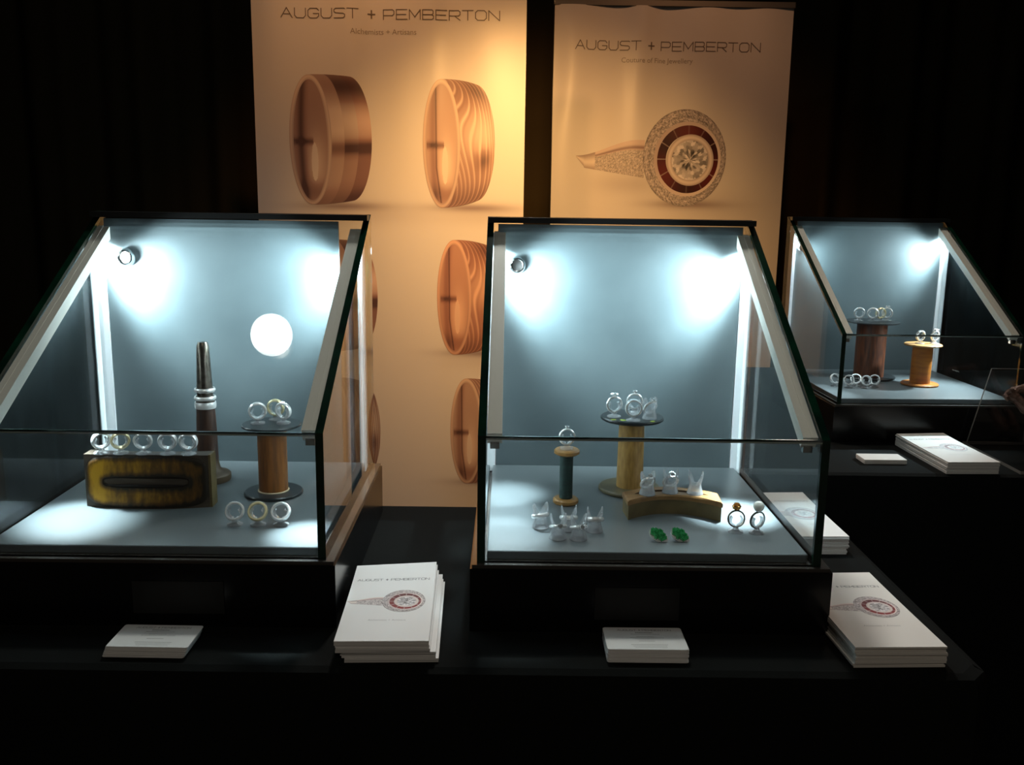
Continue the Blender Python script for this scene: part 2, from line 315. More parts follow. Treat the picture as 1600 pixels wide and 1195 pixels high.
# ------------------------------------------------------------------ display cases
D, H1, H2 = 0.3936, 0.1459, 0.3766
PAD, PIN, PB = 0.010, 0.0111, 0.3643
GT = 0.009
def case(loc, yaw, Wd, label, panel, posts, lockx, lockz, led_scale, ob=(0.0074, 0.0113), plaque=(0.344, 0.589), spots=(1, 1), pools=(), side_mat=None):
    t = thing('display_case', label, 'display case', (loc[0], loc[1], -HB), (0, 0, yaw))
    h = HB   # local z of plinth top
    # plinth
    mb = MB().box(-ob[0], Wd + ob[1], -0.008, D + 0.002, 0, h - 0.004)
    mb.build('plinth', M_LAM, t)
    MB().box(-ob[0] + 0.002, Wd + ob[1] - 0.002, -0.006, D + 0.001, h - 0.004, h).build('plinth_ledge', M_LEDGE, t)
    if plaque: MB().box(Wd * plaque[0], Wd * plaque[1], -0.0092, -0.008, h - 0.062, h - 0.024, b=0.0).build('plaque', M_PLAQ, t)
    # padded deck
    MB().box(PIN, Wd - PIN, PIN, PB, h, h + PAD, b=0.0025).build('deck_pad', M_PAD, t)
    # back panel, white corner channels
    MB().box(panel[0], panel[1], PB, PB + 0.006, h + 0.002, h + H2 - 0.010).build('back_panel', M_BACK, t)
    for (a, b_) in posts:
        left = a < Wd / 2
        mb = MB().box(a, b_, PB - 0.002, PB + 0.008, h + 0.001, h + H2 - 0.022)
        if left: mb.box(a, a + 0.0015, PB - 0.018, PB - 0.002, h + 0.001, h + H2 - 0.032)
        else: mb.box(b_ - 0.0015, b_, PB - 0.018, PB - 0.002, h + 0.001, h + H2 - 0.032)
        mb.build('corner_channel', M_POST, t)
    # black header rail
    MB().box(0.001, Wd - 0.001, PB - 0.004, D, h + H2 - 0.0085, h + H2 - 0.0005).build('header_rail', M_TRIM, t)
    # glass: front, two sides, sloped
    MB().box(GT, Wd - GT, 0, 0.006, h, h + H1 - 0.001, faces=[1, 1, 0, 0, 1, 1]).add([(GT, -0.0003, h + H1 - 0.0040), (Wd - GT, -0.0003, h + H1 - 0.0040), (Wd - GT, -0.0003, h + H1 - 0.0022), (GT, -0.0003, h + H1 - 0.0022)], [(0, 1, 2, 3)], 2).build('front_pane', [M_PANE, M_EDGE, M_GLINT], t)  # extra quad is a painted highlight line under the dark edge
    poly = [(0, h), (D, h), (D, h + H2), (D - 0.004, h + H2), (0, h + H1)]
    for x in (0, Wd - GT): MB().prism(poly, x, x + GT, 1, 'x', capmi=0).build('side_pane', [side_mat or M_PANE, M_EDGE], t)
    # sloped pane, inset between the side panes
    dy, dz = D - 0.004, H2 - H1; Ls = math.hypot(dy, dz); ny, nz = -dz / Ls, dy / Ls; sy, sz = dy / Ls, dz / Ls
    th = 0.005
    q = [(0, h + H1), (dy, h + H2), (dy - ny * th, h + H2 - nz * th), (-ny * th, h + H1 - nz * th)]
    v = [(x, a, b) for x in (GT, Wd - GT) for a, b in q]
    mb = MB(); mb.add(v, [(0, 1, 5, 4), (2, 3, 7, 6)], 0); mb.add(v, [(3, 0, 4, 7), (1, 2, 6, 5), (0, 3, 2, 1), (4, 5, 6, 7)], 1)
    mb.build('sloped_pane', [M_PANE, M_EDGE], t)
    # light channels under the sloped pane along both sides, each with an emitter strip on its lower face
    ca, sa = cos(yaw), sin(yaw)
    def lamp(p, d, power, cone, blend, soft=0.009):
        o = light('case_led_fill', 'SPOT', (0, 0, 0), (0, 0, -1), power * 1.08, (0.76, 0.94, 1.0), spot_size=math.radians(cone), spot_blend=blend, shadow_soft_size=soft)
        o.location = (loc[0] + ca * p[0] - sa * p[1], loc[1] + sa * p[0] + ca * p[1], p[2] - HB + Z0)
        o.rotation_euler = Vector((ca * d[0] - sa * d[1], sa * d[0] + ca * d[1], d[2])).to_track_quat('-Z', 'Y').to_euler()
    def P(s, d): return (sy * s - ny * d, h + H1 + sz * s - nz * d)
    for side in (0, 1):
        w = 0.0165; x0, x1 = (GT + 0.001, GT + 0.001 + w) if side == 0 else (Wd - GT - 0.001 - w, Wd - GT - 0.001)
        s0, s1, d0, d1 = 0.010, Ls - 0.030, th + 0.0008, th + 0.0160
        qq = [P(s0, d0), P(s1, d0), P(s1, d1), P(s0, d1)]
        mb = MB(); mb.prism(qq, x0, x1, 0, 'x')
        # raised rib along the middle of the upper face
        xm = x0 + w * (0.42 if side == 0 else 0.58)
        q2 = [P(s0, d0 - 0.0006), P(s1, d0 - 0.0006), P(s1, d0), P(s0, d0)]; mb.prism(q2, xm - 0.0006, xm + 0.0006, 0, 'x')
        ch = mb.build('light_channel', M_ALU, t)
        e0, e1 = d1 + 0.0004, d1 + 0.0012
        xa, xb = x0 + 0.0062, x1 - 0.0062
        qq = [P(s0 + 0.01, e0), P(s1 - 0.004, e0), P(s1 - 0.004, e1), P(s0 + 0.01, e1)]
        MB().prism(qq, xa, xb, 0, 'x').build('led_strip', M_LED, ch)
        # small bracket at the low end
        yb, zb = P(s0, d1)
        MB().box(x0 + 0.003, x1 - 0.003, yb - 0.001, yb + 0.006, zb - 0.006, zb + 0.002).build('end_bracket', M_CHROME, ch)
        # bodiless spots added near the top of each channel: one across the back panel, one down into the corner
        ya, za = P(s1 - 0.026, d1 + 0.004); xs = (x0 + x1) / 2; sg = 1 if side == 0 else -1
        if spots[side] > 0:
            yi, zi = P(s1 - 0.078, d1 + 0.004)
            lamp((xs, yi, zi), (0.82 * sg, 0.40, -0.24), 15 * led_scale * spots[side], 112, 1.0, 0.015)
            lamp((xs, ya, za - 0.004), (0.28 * sg, 0.70, -0.60), 4.2 * led_scale * spots[side], 112, 0.6, 0.014)
        for (sd, px, py, pw, cone) in pools:  # unseen narrow spots added to throw bright pools on the deck
            if sd == side:
                yp, zp = P(Ls * 0.40, d1 + 0.004)
                lamp((xs, yp, zp), (px - xs, py - yp, h + PAD - zp), pw * led_scale, cone, 1.0)
    # chrome lock on the back panel
    bp = [o for o in t.children if o.name.startswith('back_panel')][0]
    lk = MB().lathe([(0.0125, 0), (0.0130, 0.004), (0.0120, 0.008), (0.0105, 0.012), (0.0085, 0.013), (0.0080, 0.010), (0.0030, 0.0095), (0, 0.0095)], 28)
    lk.box(-0.0006, 0.0006, -0.0035, 0.0035, 0.0096, 0.0106)
    lk.build('lock', M_CHROME, bp, (lockx, PB, h + lockz), (pi / 2, 0, 0))
    return t
LX, LY, LYAW, WL = -0.5653, 0.0016, 0.0051, 0.3963
RX, RY, RYAW, WR = 0.7116, 0.8868, 0.0284, 0.3837
WM = 0.385
case((LX, LY), LYAW, WL, 'left glass display case holding a yellow block and a ring mandrel', (0.018, 0.353), ((0.002, 0.0175), (0.3795, 0.3895)), 0.050, 0.312, 1.0, plaque=(0.457, 0.714), pools=((0, 0.072, 0.10, 32, 42), (1, 0.362, 0.052, 40, 25)))
case((0, 0), 0, WM, 'middle glass display case holding a green thread spool and emerald earrings', (0.0155, 0.3665), ((0.002, 0.0150), (0.3675, 0.3785)), 0.0432, 0.309, 1.0, pools=((0, 0.030, 0.07, 14, 34), (0, 0.030, 0.14, 10, 34), (0, 0.030, 0.22, 17, 34), (1, 0.325, 0.15, 42, 38)))
case((RX, RY), RYAW, WR, 'far right glass display case on the rear counter', (0.0155, 0.3665), ((0.002, 0.0150), (0.3675, 0.3785)), 0.030, 0.305, 0.55, plaque=False, spots=(0.35, 0.9), pools=((0, 0.015, 0.05, 14, 30), (0, 0.012, 0.12, 10, 30), (1, 0.23, 0.12, 30, 90)), side_mat=thin_glass('low_reflection_pane', (0.975, 0.99, 0.985), refl=0.4, base=0.02))  # side panes' reflection turned down to subdue the mirrored banner

def fr(c, x, y, z=0.0):
    ox, oy, a = {'L': (LX, LY, LYAW), 'M': (0, 0, 0), 'R': (RX, RY, RYAW)}[c]
    return (ox + cos(a) * x - sin(a) * y, oy + sin(a) * x + cos(a) * y, z)

# ------------------------------------------------------------------ wooden stands
def spool(c, x, y, z, label, rb, hb, rc, htop, rt, ht, mb_mat, mc, mt, cat='display stand', collar=False, taper=1.0, wob=0, rot=0, name='spool_stand'):
    t = thing(name, label, cat, fr(c, x, y, z), (0, 0, rot))
    e = min(hb * 0.3, 0.002)
    MB().lathe([(rb - e, 0), (rb, e), (rb, hb - e), (rb - e, hb)], 56).build('base_disc', mb_mat, t)
    MB().lathe([(rc, hb), (rc * (1 + (taper - 1) * 0.5), (hb + htop - ht) / 2), (rc * taper, htop - ht)], 40,
               fac=(lambda a, zz: 1 + wob * sin(5 * a + zz * 160)) if wob else None).build('column', mc, t)
    if collar: MB().lathe([(rc + 0.0012, hb), (rc + 0.0016, hb + 0.0008), (rc + 0.0010, hb + 0.0018), (rc - 0.0005, hb + 0.0018)], 40).build('collar', M_CREAM, t)
    e = min(ht * 0.3, 0.002)
    MB().lathe([(rt - e * 1.5, htop - ht), (rt, htop - ht + e), (rt, htop - e), (rt - e, htop)], 56).build('top_disc', mt, t)
    return t
spool('L', 0.2875, 0.208, PAD, 'brown wood spool stand with thin black discs in the left case', 0.0385, 0.0045, 0.0190, 0.096, 0.0385, 0.0035, M_DISC, M_WOODB, M_DISC, collar=True)
spool('M', 0.2015, 0.247, PAD, 'honey wood spool stand with black top disc and olive foot in the middle case', 0.0425, 0.006, 0.0182, 0.1045, 0.0425, 0.005, M_OLIVE, M_WOODY, M_DISC, taper=0.94)
spool('M', 0.1100, 0.186, PAD, 'small thread spool with dark green column and tan wood ends', 0.0168, 0.0075, 0.0086, 0.0735, 0.0166, 0.0075, M_WOODT, M_TEAL, M_WOODT, wob=0.03, name='thread_spool')
spool('R', 0.173, 0.262, PAD, 'wide dark rosewood spool stand with black discs in the far case', 0.060, 0.004, 0.0335, 0.132, 0.060, 0.003, M_DISC, M_WOODD, M_DISC)
spool('R', 0.252, 0.170, PAD, 'narrow orange wood spool stand with tan discs in the far case', 0.040, 0.005, 0.0215, 0.093, 0.040, 0.004, M_WOODO, M_WOODO, M_WOODT)

def mandrel():
    t = thing('ring_mandrel', 'tall ring mandrel of dark steel on a turned brown wood handle', 'ring mandrel', fr('L', 0.183, 0.266, PAD))
    MB().lathe([(0.029, 0), (0.030, 0.002), (0.030, 0.009), (0.028, 0.011), (0.021, 0.013), (0.0165, 0.017), (0.0145, 0.026), (0.0143, 0.030)], 44).build('foot', M_FOOT, t)
    MB().lathe([(0.0145, 0.030), (0.0140, 0.045), (0.0138, 0.060), (0.0132, 0.085), (0.0122, 0.105), (0.0118, 0.112)], 36).build('handle', M_HANDLE, t)
    MB().lathe([(0.0108, 0.112), (0.0105, 0.135), (0.0088, 0.178), (0.0080, 0.190), (0.0060, 0.1945), (0, 0.1955)], 36).build('steel_tip', M_STEEL, t)
    return t
mandrel()

def mould_block():
    # rectangular hard-wood forming block standing on its long edge; raised rounded face with a long slot
    Wb, Hh, Dp = 0.1555, 0.0680, 0.022
    t = thing('forming_block', 'yellow and black wooden block with a long dark slot', 'wooden block', fr('L', 0.1435, 0.1475, PAD), (0, 0, 0.012))
    def bulge(u): return 0.011 * (1 - u * u)     # front bows toward the viewer near the bottom
    nx, nz = 48, 20; vs = []; fs = []
    for j in range(nz + 1):
        for i in range(nx + 1):
            u = -1 + 2 * i / nx; w = j / nz
            vs.append((u * Wb / 2, -bulge(u) * (1 - w) ** 1.0 * 0.9, w * Hh))
    n1 = len(vs)
    for j in range(nz + 1):
        for i in range(nx + 1):
            u = -1 + 2 * i / nx; w = j / nz
            vs.append((u * Wb / 2, Dp - bulge(u) * 0.5, w * Hh))
    st = nx + 1
    for j in range(nz):
        for i in range(nx):
            a = j * st + i; fs.append((a, a + 1, a + 1 + st, a + st)); a += n1; fs.append((a, a + st, a + 1 + st, a + 1))
    for i in range(nx): fs.append((i, n1 + i, n1 + i + 1, i + 1)); a = nz * st + i; fs.append((a, a + 1, n1 + a + 1, n1 + a))
    for j in range(nz): a = j * st; fs.append((a, a + st, n1 + a + st, n1 + a)); a += nx; fs.append((a, n1 + a, n1 + a + st, a + st))
    MB().add(vs, fs, 0).build('body', pbr('dark_block_wood', (0.032, 0.024, 0.017), 0.5, c2=(0.062, 0.046, 0.032), spec=0.2, nscale=50, stretch=(0.4, 1, 2)), t)
    MB().box(Wb / 2 - 0.0001, Wb / 2 + 0.0030, 0.0005, Dp, 0, Hh + 0.0005).build('end_cap', M_WOODG, t)
    # raised face: rounded rectangle with slot
    a, b = Wb / 2 - 0.0012, Hh / 2 - 0.0008; sa, sb = 0.053, 0.0052; sz0 = -0.001
    def rr(ang, hx, hz, r):
        dx, dz = cos(ang), sin(ang); 
        k = 2.0 + 2 * (1 - r)
        n = (abs(dx / hx) ** k + abs(dz / hz) ** k) ** (-1 / k)
        return dx * n, dz * n
    rings = 14; seg = 160; vs = []; cs = []; fs = []
    for k in range(rings + 1):
        tt = k / rings
        for i in range(seg):
            an = 2 * pi * i / seg
            # parametrise by fraction around both curves
            ox, oz = rr(math.atan2(sin(an) * b, cos(an) * a), a, b, -0.5)
            ix, iz = rr(math.atan2(sin(an) * sb, cos(an) * sa), sa, sb, 0.2)
            x = ix + (ox - ix) * tt; z = iz + (oz - iz) * tt
            edge = min(tt, 1 - tt) * 2
            v = 0.74 * min(1, edge * 1.6) + 0.02
            v = v * 0.80 + 0.42 * max(0, 1 - abs(x + 0.058) / 0.020) * min(1, edge * 2) - (0.24 * max(0, (x + 0.005) / 0.07))
            u = x / (Wb / 2); zz = (z + Hh / 2) / Hh
            yy = -bulge(u) * (1 - zz) * 0.9 - 0.0022 * (1 - tt ** 14) - 0.0003
            if k == 0: yy += 0.0022
            vs.append((x, yy, z + Hh / 2)); cs.append((max(0, v),) * 3)
    for k in range(rings):
        for i in range(seg): fs.append((k * seg + i, (k + 1) * seg + i, (k + 1) * seg + (i + 1) % seg, k * seg + (i + 1) % seg))
    fs = [f[::-1] for f in fs]
    MB().add(vs, fs, 0, True, cs).build('painted_face', M_MOULD, t, color=True)
    # the slot itself: dark recessed trough
    vs = []; fs = []; nn = 40
    for i in range(nn + 1):
        x = -sa * 1.0 + 2 * sa * i / nn; hw = sb * max(0, 1 - abs(x / sa) ** 8) ** 0.5 + 1e-5
        for j in range(9):
            q = -1 + 2 * j / 8; u = x / (Wb / 2)
            vs.append((x, -bulge(u) * 0.45 + 0.0008 - 0.0022 * q * q * 0 - 0.0014 * (abs(q) > 0.8) + 0.0, Hh / 2 + hw * q * 1.02))
    for i in range(nn):
        for j in range(8): fs.append((i * 9 + j, (i + 1) * 9 + j, (i + 1) * 9 + j + 1, i * 9 + j + 1))
    MB().add(vs, fs, 0, True).build('slot', M_SLOT, t)
    # rounded lower lip of the slot catches the light
    MB().tube([(x, -bulge(x / (Wb / 2)) * 0.62 - 0.0012, Hh / 2 - 0.0042) for x in np.linspace(-0.048, 0.048, 24)], [0.0006 + 0.0012 * (1 - (i / 11.5 - 1) ** 4) for i in range(24)]).build('slot_lip', M_SLOT, t)
mould_block()

def arc_block():
    # crescent shaped wooden block lying flat, long slot in the top
    t = thing('crescent_block', 'crescent shaped tan wooden block with a long slot in its top', 'wooden block', fr('M', 0, 0, PAD))
    # arcs in plan: front edge concave toward the viewer
    xc = 0.2415; N = 40
    def front(u, e=0.0): return (xc + u * (0.0575 + e), 0.1480 - 0.0280 * u * u - e - 0.0015 * u)
    def back(u, e=0.0): return (xc + u * (0.0600 + e), 0.1830 - 0.0250 * u * u + e)
    def outline(e):
        f = [front(-1 + 2 * i / N, e) for i in range(N + 1)]; b = [back(1 - 2 * i / N, e) for i in range(N + 1)]
        # round the back corners
        b2 = [(x + (0), y) for x, y in b]
        return f + b2
    MB().prism(outline(0), 0, 0.0185, 0).build('body', M_WOODG, t)
    def rings(e0, z0, e1, z1, mb):
        a = outline(e0); b = outline(e1); n = len(a)
        vs = [(x, y, z0) for x, y in a] + [(x, y, z1) for x, y in b]
        mb.add(vs, [(i, (i + 1) % n, n + (i + 1) % n, n + i) for i in range(n)])
    mb = MB(); rings(0, 0.0185, 0.0012, 0.0190, mb); rings(0.0012, 0.0190, 0.0012, 0.0235, mb); rings(0.0012, 0.0235, -0.0008, 0.0252, mb)
    # top face as a ring of quads between outline and slot, slot walls going down
    n = 2 * (N + 1); o = outline(-0.0008)
    def mid(u, w): 
        fx, fy = front(u * 0.80); bx, by = back(u * 0.80); k = 0.5 + w
        return (fx + (bx - fx) * k, fy + (by - fy) * k)
    sl = [mid(-1 + 2 * i / N, -0.11 * (1 - abs(-1 + 2 * i / N) ** 10)) for i in range(N + 1)] + [mid(1 - 2 * i / N, 0.11 * (1 - abs(1 - 2 * i / N) ** 10)) for i in range(N + 1)]
    vs = [(x, y, 0.0252) for x, y in o] + [(x, y, 0.0252) for x, y in sl] + [(x, y, 0.0200) for x, y in sl]
    mb.add(vs, [(i, (i + 1) % n, n + (i + 1) % n, n + i) for i in range(n)])
    mb.build('top_plate', M_WOODL, t)
    m2 = MB(); m2.add(vs, [(n + i, n + (i + 1) % n, 2 * n + (i + 1) % n, 2 * n + i) for i in range(n)])
    m2.add([(x, y, 0.0201) for x, y in sl], [tuple(range(n))]); m2.build('slot', pbr('dark_slot_wood', (0.07, 0.035, 0.012), 0.6), t)
arc_block()

# ------------------------------------------------------------------ rings and their clear stands
def ring_mesh(r=0.0092, w=0.0055, th=0.0024, dome=0.0006, seg=48):
    # band around the Y axis, centre at origin
    prof = [(-w / 2, r), (-w / 2, r + th * 0.7), (-w / 4, r + th * 0.92 + dome * 0.6), (0, r + th + dome), (w / 4, r + th * 0.92 + dome * 0.6), (w / 2, r + th * 0.7), (w / 2, r), (0, r - 0.0002)]
    vs = []; fs = []; n = len(prof)
    for k in range(seg):
        a = 2 * pi * k / seg
        for (y, rr) in prof: vs.append((rr * sin(a), y, rr * cos(a)))
    for k in range(seg):
        for i in range(n): fs.append((k * n + i, k * n + (i + 1) % n, ((k + 1) % seg) * n + (i + 1) % n, ((k + 1) % seg) * n + i))
    return MB().add(vs, fs, 0, True)
def gem_mesh(r, z=0.0):
    prof = [(0, -r * 0.75), (r, 0), (r * 0.95, r * 0.12), (r * 0.58, r * 0.38), (0, r * 0.40)]
    return MB().lathe(prof, 10, (0, 0, z), smooth=False)
# shared part meshes, built the first time and copied afterwards
PROTO = {}
def stamp(key, maker):
    """maker() builds a thing the first time; later calls return a copy of it with its parts."""
    if key not in PROTO:
        PROTO[key] = [maker(), False]
    p = PROTO[key]
    if not p[1]:
        p[1] = True; return p[0]
    return dup(p[0], (0, 0, 0))
def put(o, loc, rot, label, group=None):
    o.location = (loc[0], loc[1], loc[2] + Z0); o.rotation_euler = rot; o['label'] = label
    if group: o['group'] = group
    return o
def mk_ring(style):
    def f():
        t = thing('ring', '', 'ring')
        if style == 'plain': ring_mesh().build('band', M_SILVER, t)
        if style == 'wide': ring_mesh(w=0.0080, th=0.0024).build('band', M_SILVER, t)
        if style == 'twotone':
            ring_mesh(w=0.0070, th=0.0024).build('band', M_GOLD, t); 
        if style in ('solitaire', 'halo'):
            ring_mesh(w=0.0040, th=0.0019).build('band', M_SILVER, t)
            g = gem_mesh(0.0034 if style == 'solitaire' else 0.0030, 0.0142).build('gemstone', M_GEM, t)
            mb = MB()
            for k in range(4):
                a = pi / 4 + k * pi / 2; mb.tube([(0.0015 * cos(a), 0.0015 * sin(a), 0.0112), (0.0036 * cos(a), 0.0036 * sin(a), 0.0150)], 0.0005, 6)
            mb.build('setting', M_SILVER, t)
            if style == 'halo':
                mb = MB()
                for k in range(12): a = 2 * pi * k / 12; mb.lathe([(0, -0.0009), (0.0009, 0), (0, 0.0009)], 6, (0.0045 * cos(a), 0.0045 * sin(a), 0.0142), smooth=False)
                mb.build('halo_stones', M_GEM, t)
        if style == 'pave':
            ring_mesh(w=0.0062, th=0.0021).build('band', M_SILVER, t); mb = MB()
            for k in range(-7, 8):
                a = k * 0.14
                for yy in (-0.0013, 0.0013): mb.lathe([(0, -0.0007), (0.0009, 0), (0, 0.0009)], 6, (0.0116 * sin(a), yy, 0.0116 * cos(a)), smooth=False)
            mb.build('pave_stones', M_GEM, t)
        if style == 'pavegold':
            ring_mesh(w=0.0070, th=0.0024).build('band', M_GOLD, t); mb = MB()
            for k in range(-7, 8):
                a = k * 0.14
                for yy in (-0.0016, 0.0016): mb.lathe([(0, -0.0007), (0.0010, 0), (0, 0.0010)], 6, (0.0120 * sin(a), yy, 0.0120 * cos(a)), smooth=False)
            mb.build('pave_stones', M_GEM, t)
        if style == 'amber':
            ring_mesh(w=0.0030, th=0.0012).build('band', M_STEEL, t)
            MB().lathe([(0, -0.001), (0.0046, 0.0015), (0.0056, 0.005), (0.0052, 0.0055), (0, 0.0062)], 20, (0, 0, 0.0105)).build('cup_setting', M_BRASS, t)
            MB().lathe([(0.0046, 0), (0.0044, 0.0018), (0.0026, 0.0040), (0, 0.0046)], 16, (0, 0, 0.0155)).build('gemstone', M_AMBER, t)
        if style == 'pearl':
            ring_mesh(w=0.0028, th=0.0012).build('band', M_STEEL, t)
            MB().lathe([(0, -0.001), (0.004, 0.001), (0.0055, 0.003)], 16, (0, 0, 0.0108)).build('cup_setting', M_SILVER, t)
            MB().lathe([(0.0066 * sin(pi * i / 12), -0.0066 * cos(pi * i / 12)) for i in range(13)], 24, (0, 0, 0.0172)).build('pearl', M_PEARL, t)
        return t
    return f
def mk_stand():
    # round foot, short stem and a C shaped spring clip that carries the band
    t = thing('ring_stand', '', 'ring stand', group=None)
    MB().lathe([(0.0092, 0), (0.0096, 0.0006), (0.0090, 0.0016), (0.0050, 0.0022), (0.0035, 0.0040), (0.0034, 0.0052)], 28).build('foot', M_CLIP, t)
    mb = MB()
    for s in (-1, 1):
        pts = [(s * 0.0014, 0, 0.0050)]
        for k in range(9):
            a = -pi / 2 + s * 0.25 + s * k * 0.26; pts.append((0.0081 * cos(a) if True else 0, 0, 0.0152 + 0.0081 * sin(a)))
        # flat ribbon prong, 4 mm wide
        vs = []; fs = []
        for p in pts:
            for (yy, rr) in ((-0.0030, 0), (0.0030, 0), (0.0030, 0.0020), (-0.0030, 0.0020)):
                d = Vector((p[0], 0, p[2] - 0.0152)); d = d.normalized() * rr if d.length > 1e-6 else d
                vs.append((p[0] - d.x, yy, p[2] - d.z))
        for i in range(len(pts) - 1):
            for j in range(4): fs.append((i * 4 + j, i * 4 + (j + 1) % 4, (i + 1) * 4 + (j + 1) % 4, (i + 1) * 4 + j))
        fs += [(0, 1, 2, 3), tuple(range(len(vs) - 4, len(vs)))[::-1]]
        mb.add(vs, fs, 0, True)
    mb.build('spring_clip', M_CLIP, t)
    return t
def mk_cup():
    # flared skirt with two tall ears
    t = thing('ring_cup', '', 'ring stand')
    def shell(sector, prof, thick=0.0009, seg=20):
        vs = []; fs = []
        for (r, z, hw) in prof:
            for k in range(seg + 1):
                a = sector + (-1 + 2 * k / seg) * hw
                vs.append((r * cos(a), r * sin(a), z))
            for k in range(seg + 1):
                a = sector + (-1 + 2 * k / seg) * hw
                vs.append(((r - thick) * cos(a), (r - thick) * sin(a), z))
        m = 2 * (seg + 1)
        for i in range(len(prof) - 1):
            for k in range(seg):
                fs.append((i * m + k, i * m + k + 1, (i + 1) * m + k + 1, (i + 1) * m + k))
                q = seg + 1; fs.append((i * m + q + k, (i + 1) * m + q + k, (i + 1) * m + q + k + 1, i * m + q + k + 1))
            fs.append((i * m, (i + 1) * m, (i + 1) * m + seg + 1, i * m + seg + 1))
            fs.append((i * m + seg, i * m + m - 1, (i + 1) * m + m - 1, (i + 1) * m + seg))
        for i in (0, len(prof) - 1):
            for k in range(seg): fs.append((i * m + k, i * m + k + 1, i * m + seg + 2 + k, i * m + seg + 1 + k))
        return vs, fs
    MB().lathe([(0.0106, 0), (0.0096, 0.004), (0.0080, 0.009), (0.0074, 0.013), (0.0065, 0.013), (0.0071, 0.009), (0.0088, 0.004), (0.0098, 0.0004)], 36).build('skirt', M_CUP, t)
    for s in (0, pi):
        vs, fs = shell(s, [(0.0074, 0.0125, 1.20), (0.0086, 0.017, 1.05), (0.0096, 0.022, 0.85), (0.0098, 0.027, 0.50), (0.0093, 0.0300, 0.25), (0.0092, 0.0308, 0.05)])
        MB().add(vs, fs, 0, True).build('ear', M_CUP, t)
    return t

def ring_on_stand(c, x, y, z, style, rl, sl, yaw=0.0, tilt=0.12, group=None, sc=1.0):
    p = fr(c, x, y, z)
    s = stamp('stand', mk_stand); put(s, p, (0, 0, yaw), sl, (group + ' stands') if group else None)
    r = stamp(style, mk_ring(style)); put(r, (p[0], p[1], z + 0.0168 * sc), (tilt, 0, yaw), rl, group)
    s.scale = (sc,) * 3; r.scale = (sc,) * 3
def ring_on_cup(c, x, y, z, style, rl, sl, yaw=0.0, sc=1.0, tilt=1.25):
    p = fr(c, x, y, z)
    s = stamp('cup', mk_cup); put(s, p, (0, 0, yaw), sl); s.scale = (sc,) * 3
    if style:
        r = stamp(style, mk_ring(style)); put(r, (p[0], p[1], z + 0.0150), (tilt, 0, yaw), rl); r.scale = (0.93,) * 3

BT = PAD + 0.0681
blk = [(0.0973, 'wide', 0.55, 'leftmost'), (0.1211, 'twotone', 0.35, 'second from left'), (0.1488, 'pave', 0.15, 'middle'), (0.179, 'wide', 0.05, 'second from right'), (0.2045, 'wide', -0.05, 'rightmost')]
kind = {'plain': 'plain silver ring', 'wide': 'wide silver band ring', 'twotone': 'yellow gold band ring', 'pave': 'stone studded silver ring', 'pavegold': 'stone studded yellow gold ring', 'solitaire': 'silver ring with one clear stone', 'halo': 'silver ring with round stone cluster'}
for x, st, yw, w in blk:
    ring_on_stand('L', (0.0308 + (x + LX - 0.0308) * 1.022) - LX, 0.1530, BT, st, f'{kind[st]}, {w} of five atop the yellow block', f'clear ring stand, {w} of five atop the yellow block', yw + 0.1, 0.2)
for x, y, st, w, yw in ((0.2700, 0.207, 'wide', 'front left', 0.25), (0.2885, 0.229, 'twotone', 'rear middle', 0.0), (0.3030, 0.210, 'pave', 'front right', -0.3)):
    ring_on_stand('L', x, y, PAD + 0.096, st, f'{kind[st]}, {w} of three on top of the brown spool', f'clear ring stand, {w} of three on the black disc of the brown spool', yw, 0.1)
for x, y, st, w in ((0.2712, 0.0835, 'pave', 'left'), (0.2987, 0.0840, 'pavegold', 'middle'), (0.3262, 0.0848, 'wide', 'right')):
    ring_on_stand('L', x, y, PAD, st, f'{kind[st]}, {w} of three on deck before the brown spool', f'clear ring stand, {w} of three on the deck in front of the brown spool', 0.1, -0.55)
# bands threaded on the mandrel
for zz, w, lab, rr in ((0.1285, 0.0055, 'silver band on the mandrel, uppermost of three', 0.0118), (0.1175, 0.0050, 'silver band on the mandrel, middle of three', 0.0124), (0.1075, 0.0088, 'wide polished silver band on the mandrel, lowest of three', 0.0126)):
    o = thing('ring', lab, 'ring', fr('L', 0.183, 0.266, PAD + zz), (pi / 2, 0, 0))
    ring_mesh(rr, w, 0.0020, 0.0006 if w < 0.008 else 0.0).build('band', M_SILVER, o)
# middle case
ring_on_stand('M', 0.1097, 0.186, PAD + 0.0735, 'solitaire', 'silver ring with one clear stone on top of the green thread spool', 'clear ring stand on top of the green thread spool', 0.1, -0.1, sc=0.95)
BS = PAD + 0.1045
for x, y, st, w, yw in ((0.1760, 0.240, 'halo', 'leftmost', 0.2), (0.1995, 0.219, 'pave', 'front middle', 0.0), (0.2065, 0.262, 'solitaire', 'rear middle', -0.2)):
    ring_on_stand('M', x, y, BS + 0.0002, st, f'{kind[st]}, {w} of four on the honey wood stand', f'clear ring stand, {w} of four on the honey wood stand', yw, 0.0)
ring_on_cup('M', 0.2230, 0.232, BS + 0.0002, 'halo', 'silver ring with round stone cluster, rightmost of four on the honey wood stand', 'clear eared ring cup, rightmost of four on the honey wood stand', 0.5, 0.95, 0.5)
for x, y, rz, w in ((0.1735, 0.2225, 0.3, 'lime green sticker under the left ring on the honey wood stand'), (0.1860, 0.2205, -0.4, 'lime green sticker between the left and front rings on the honey wood stand'), (0.2245, 0.2150, 0.9, 'lime green sticker at the front right of the honey wood stand')):
    mb = MB().lathe([(0.0042, 0), (0.0042, 0.0002), (0, 0.0002)], 20); o = mb.build('sticker', M_LIME, None, fr('M', x, y, BS + 0.0001), (0, 0, rz)); o.scale = (1.0, 0.7, 1); tag(o, w, 'sticker')
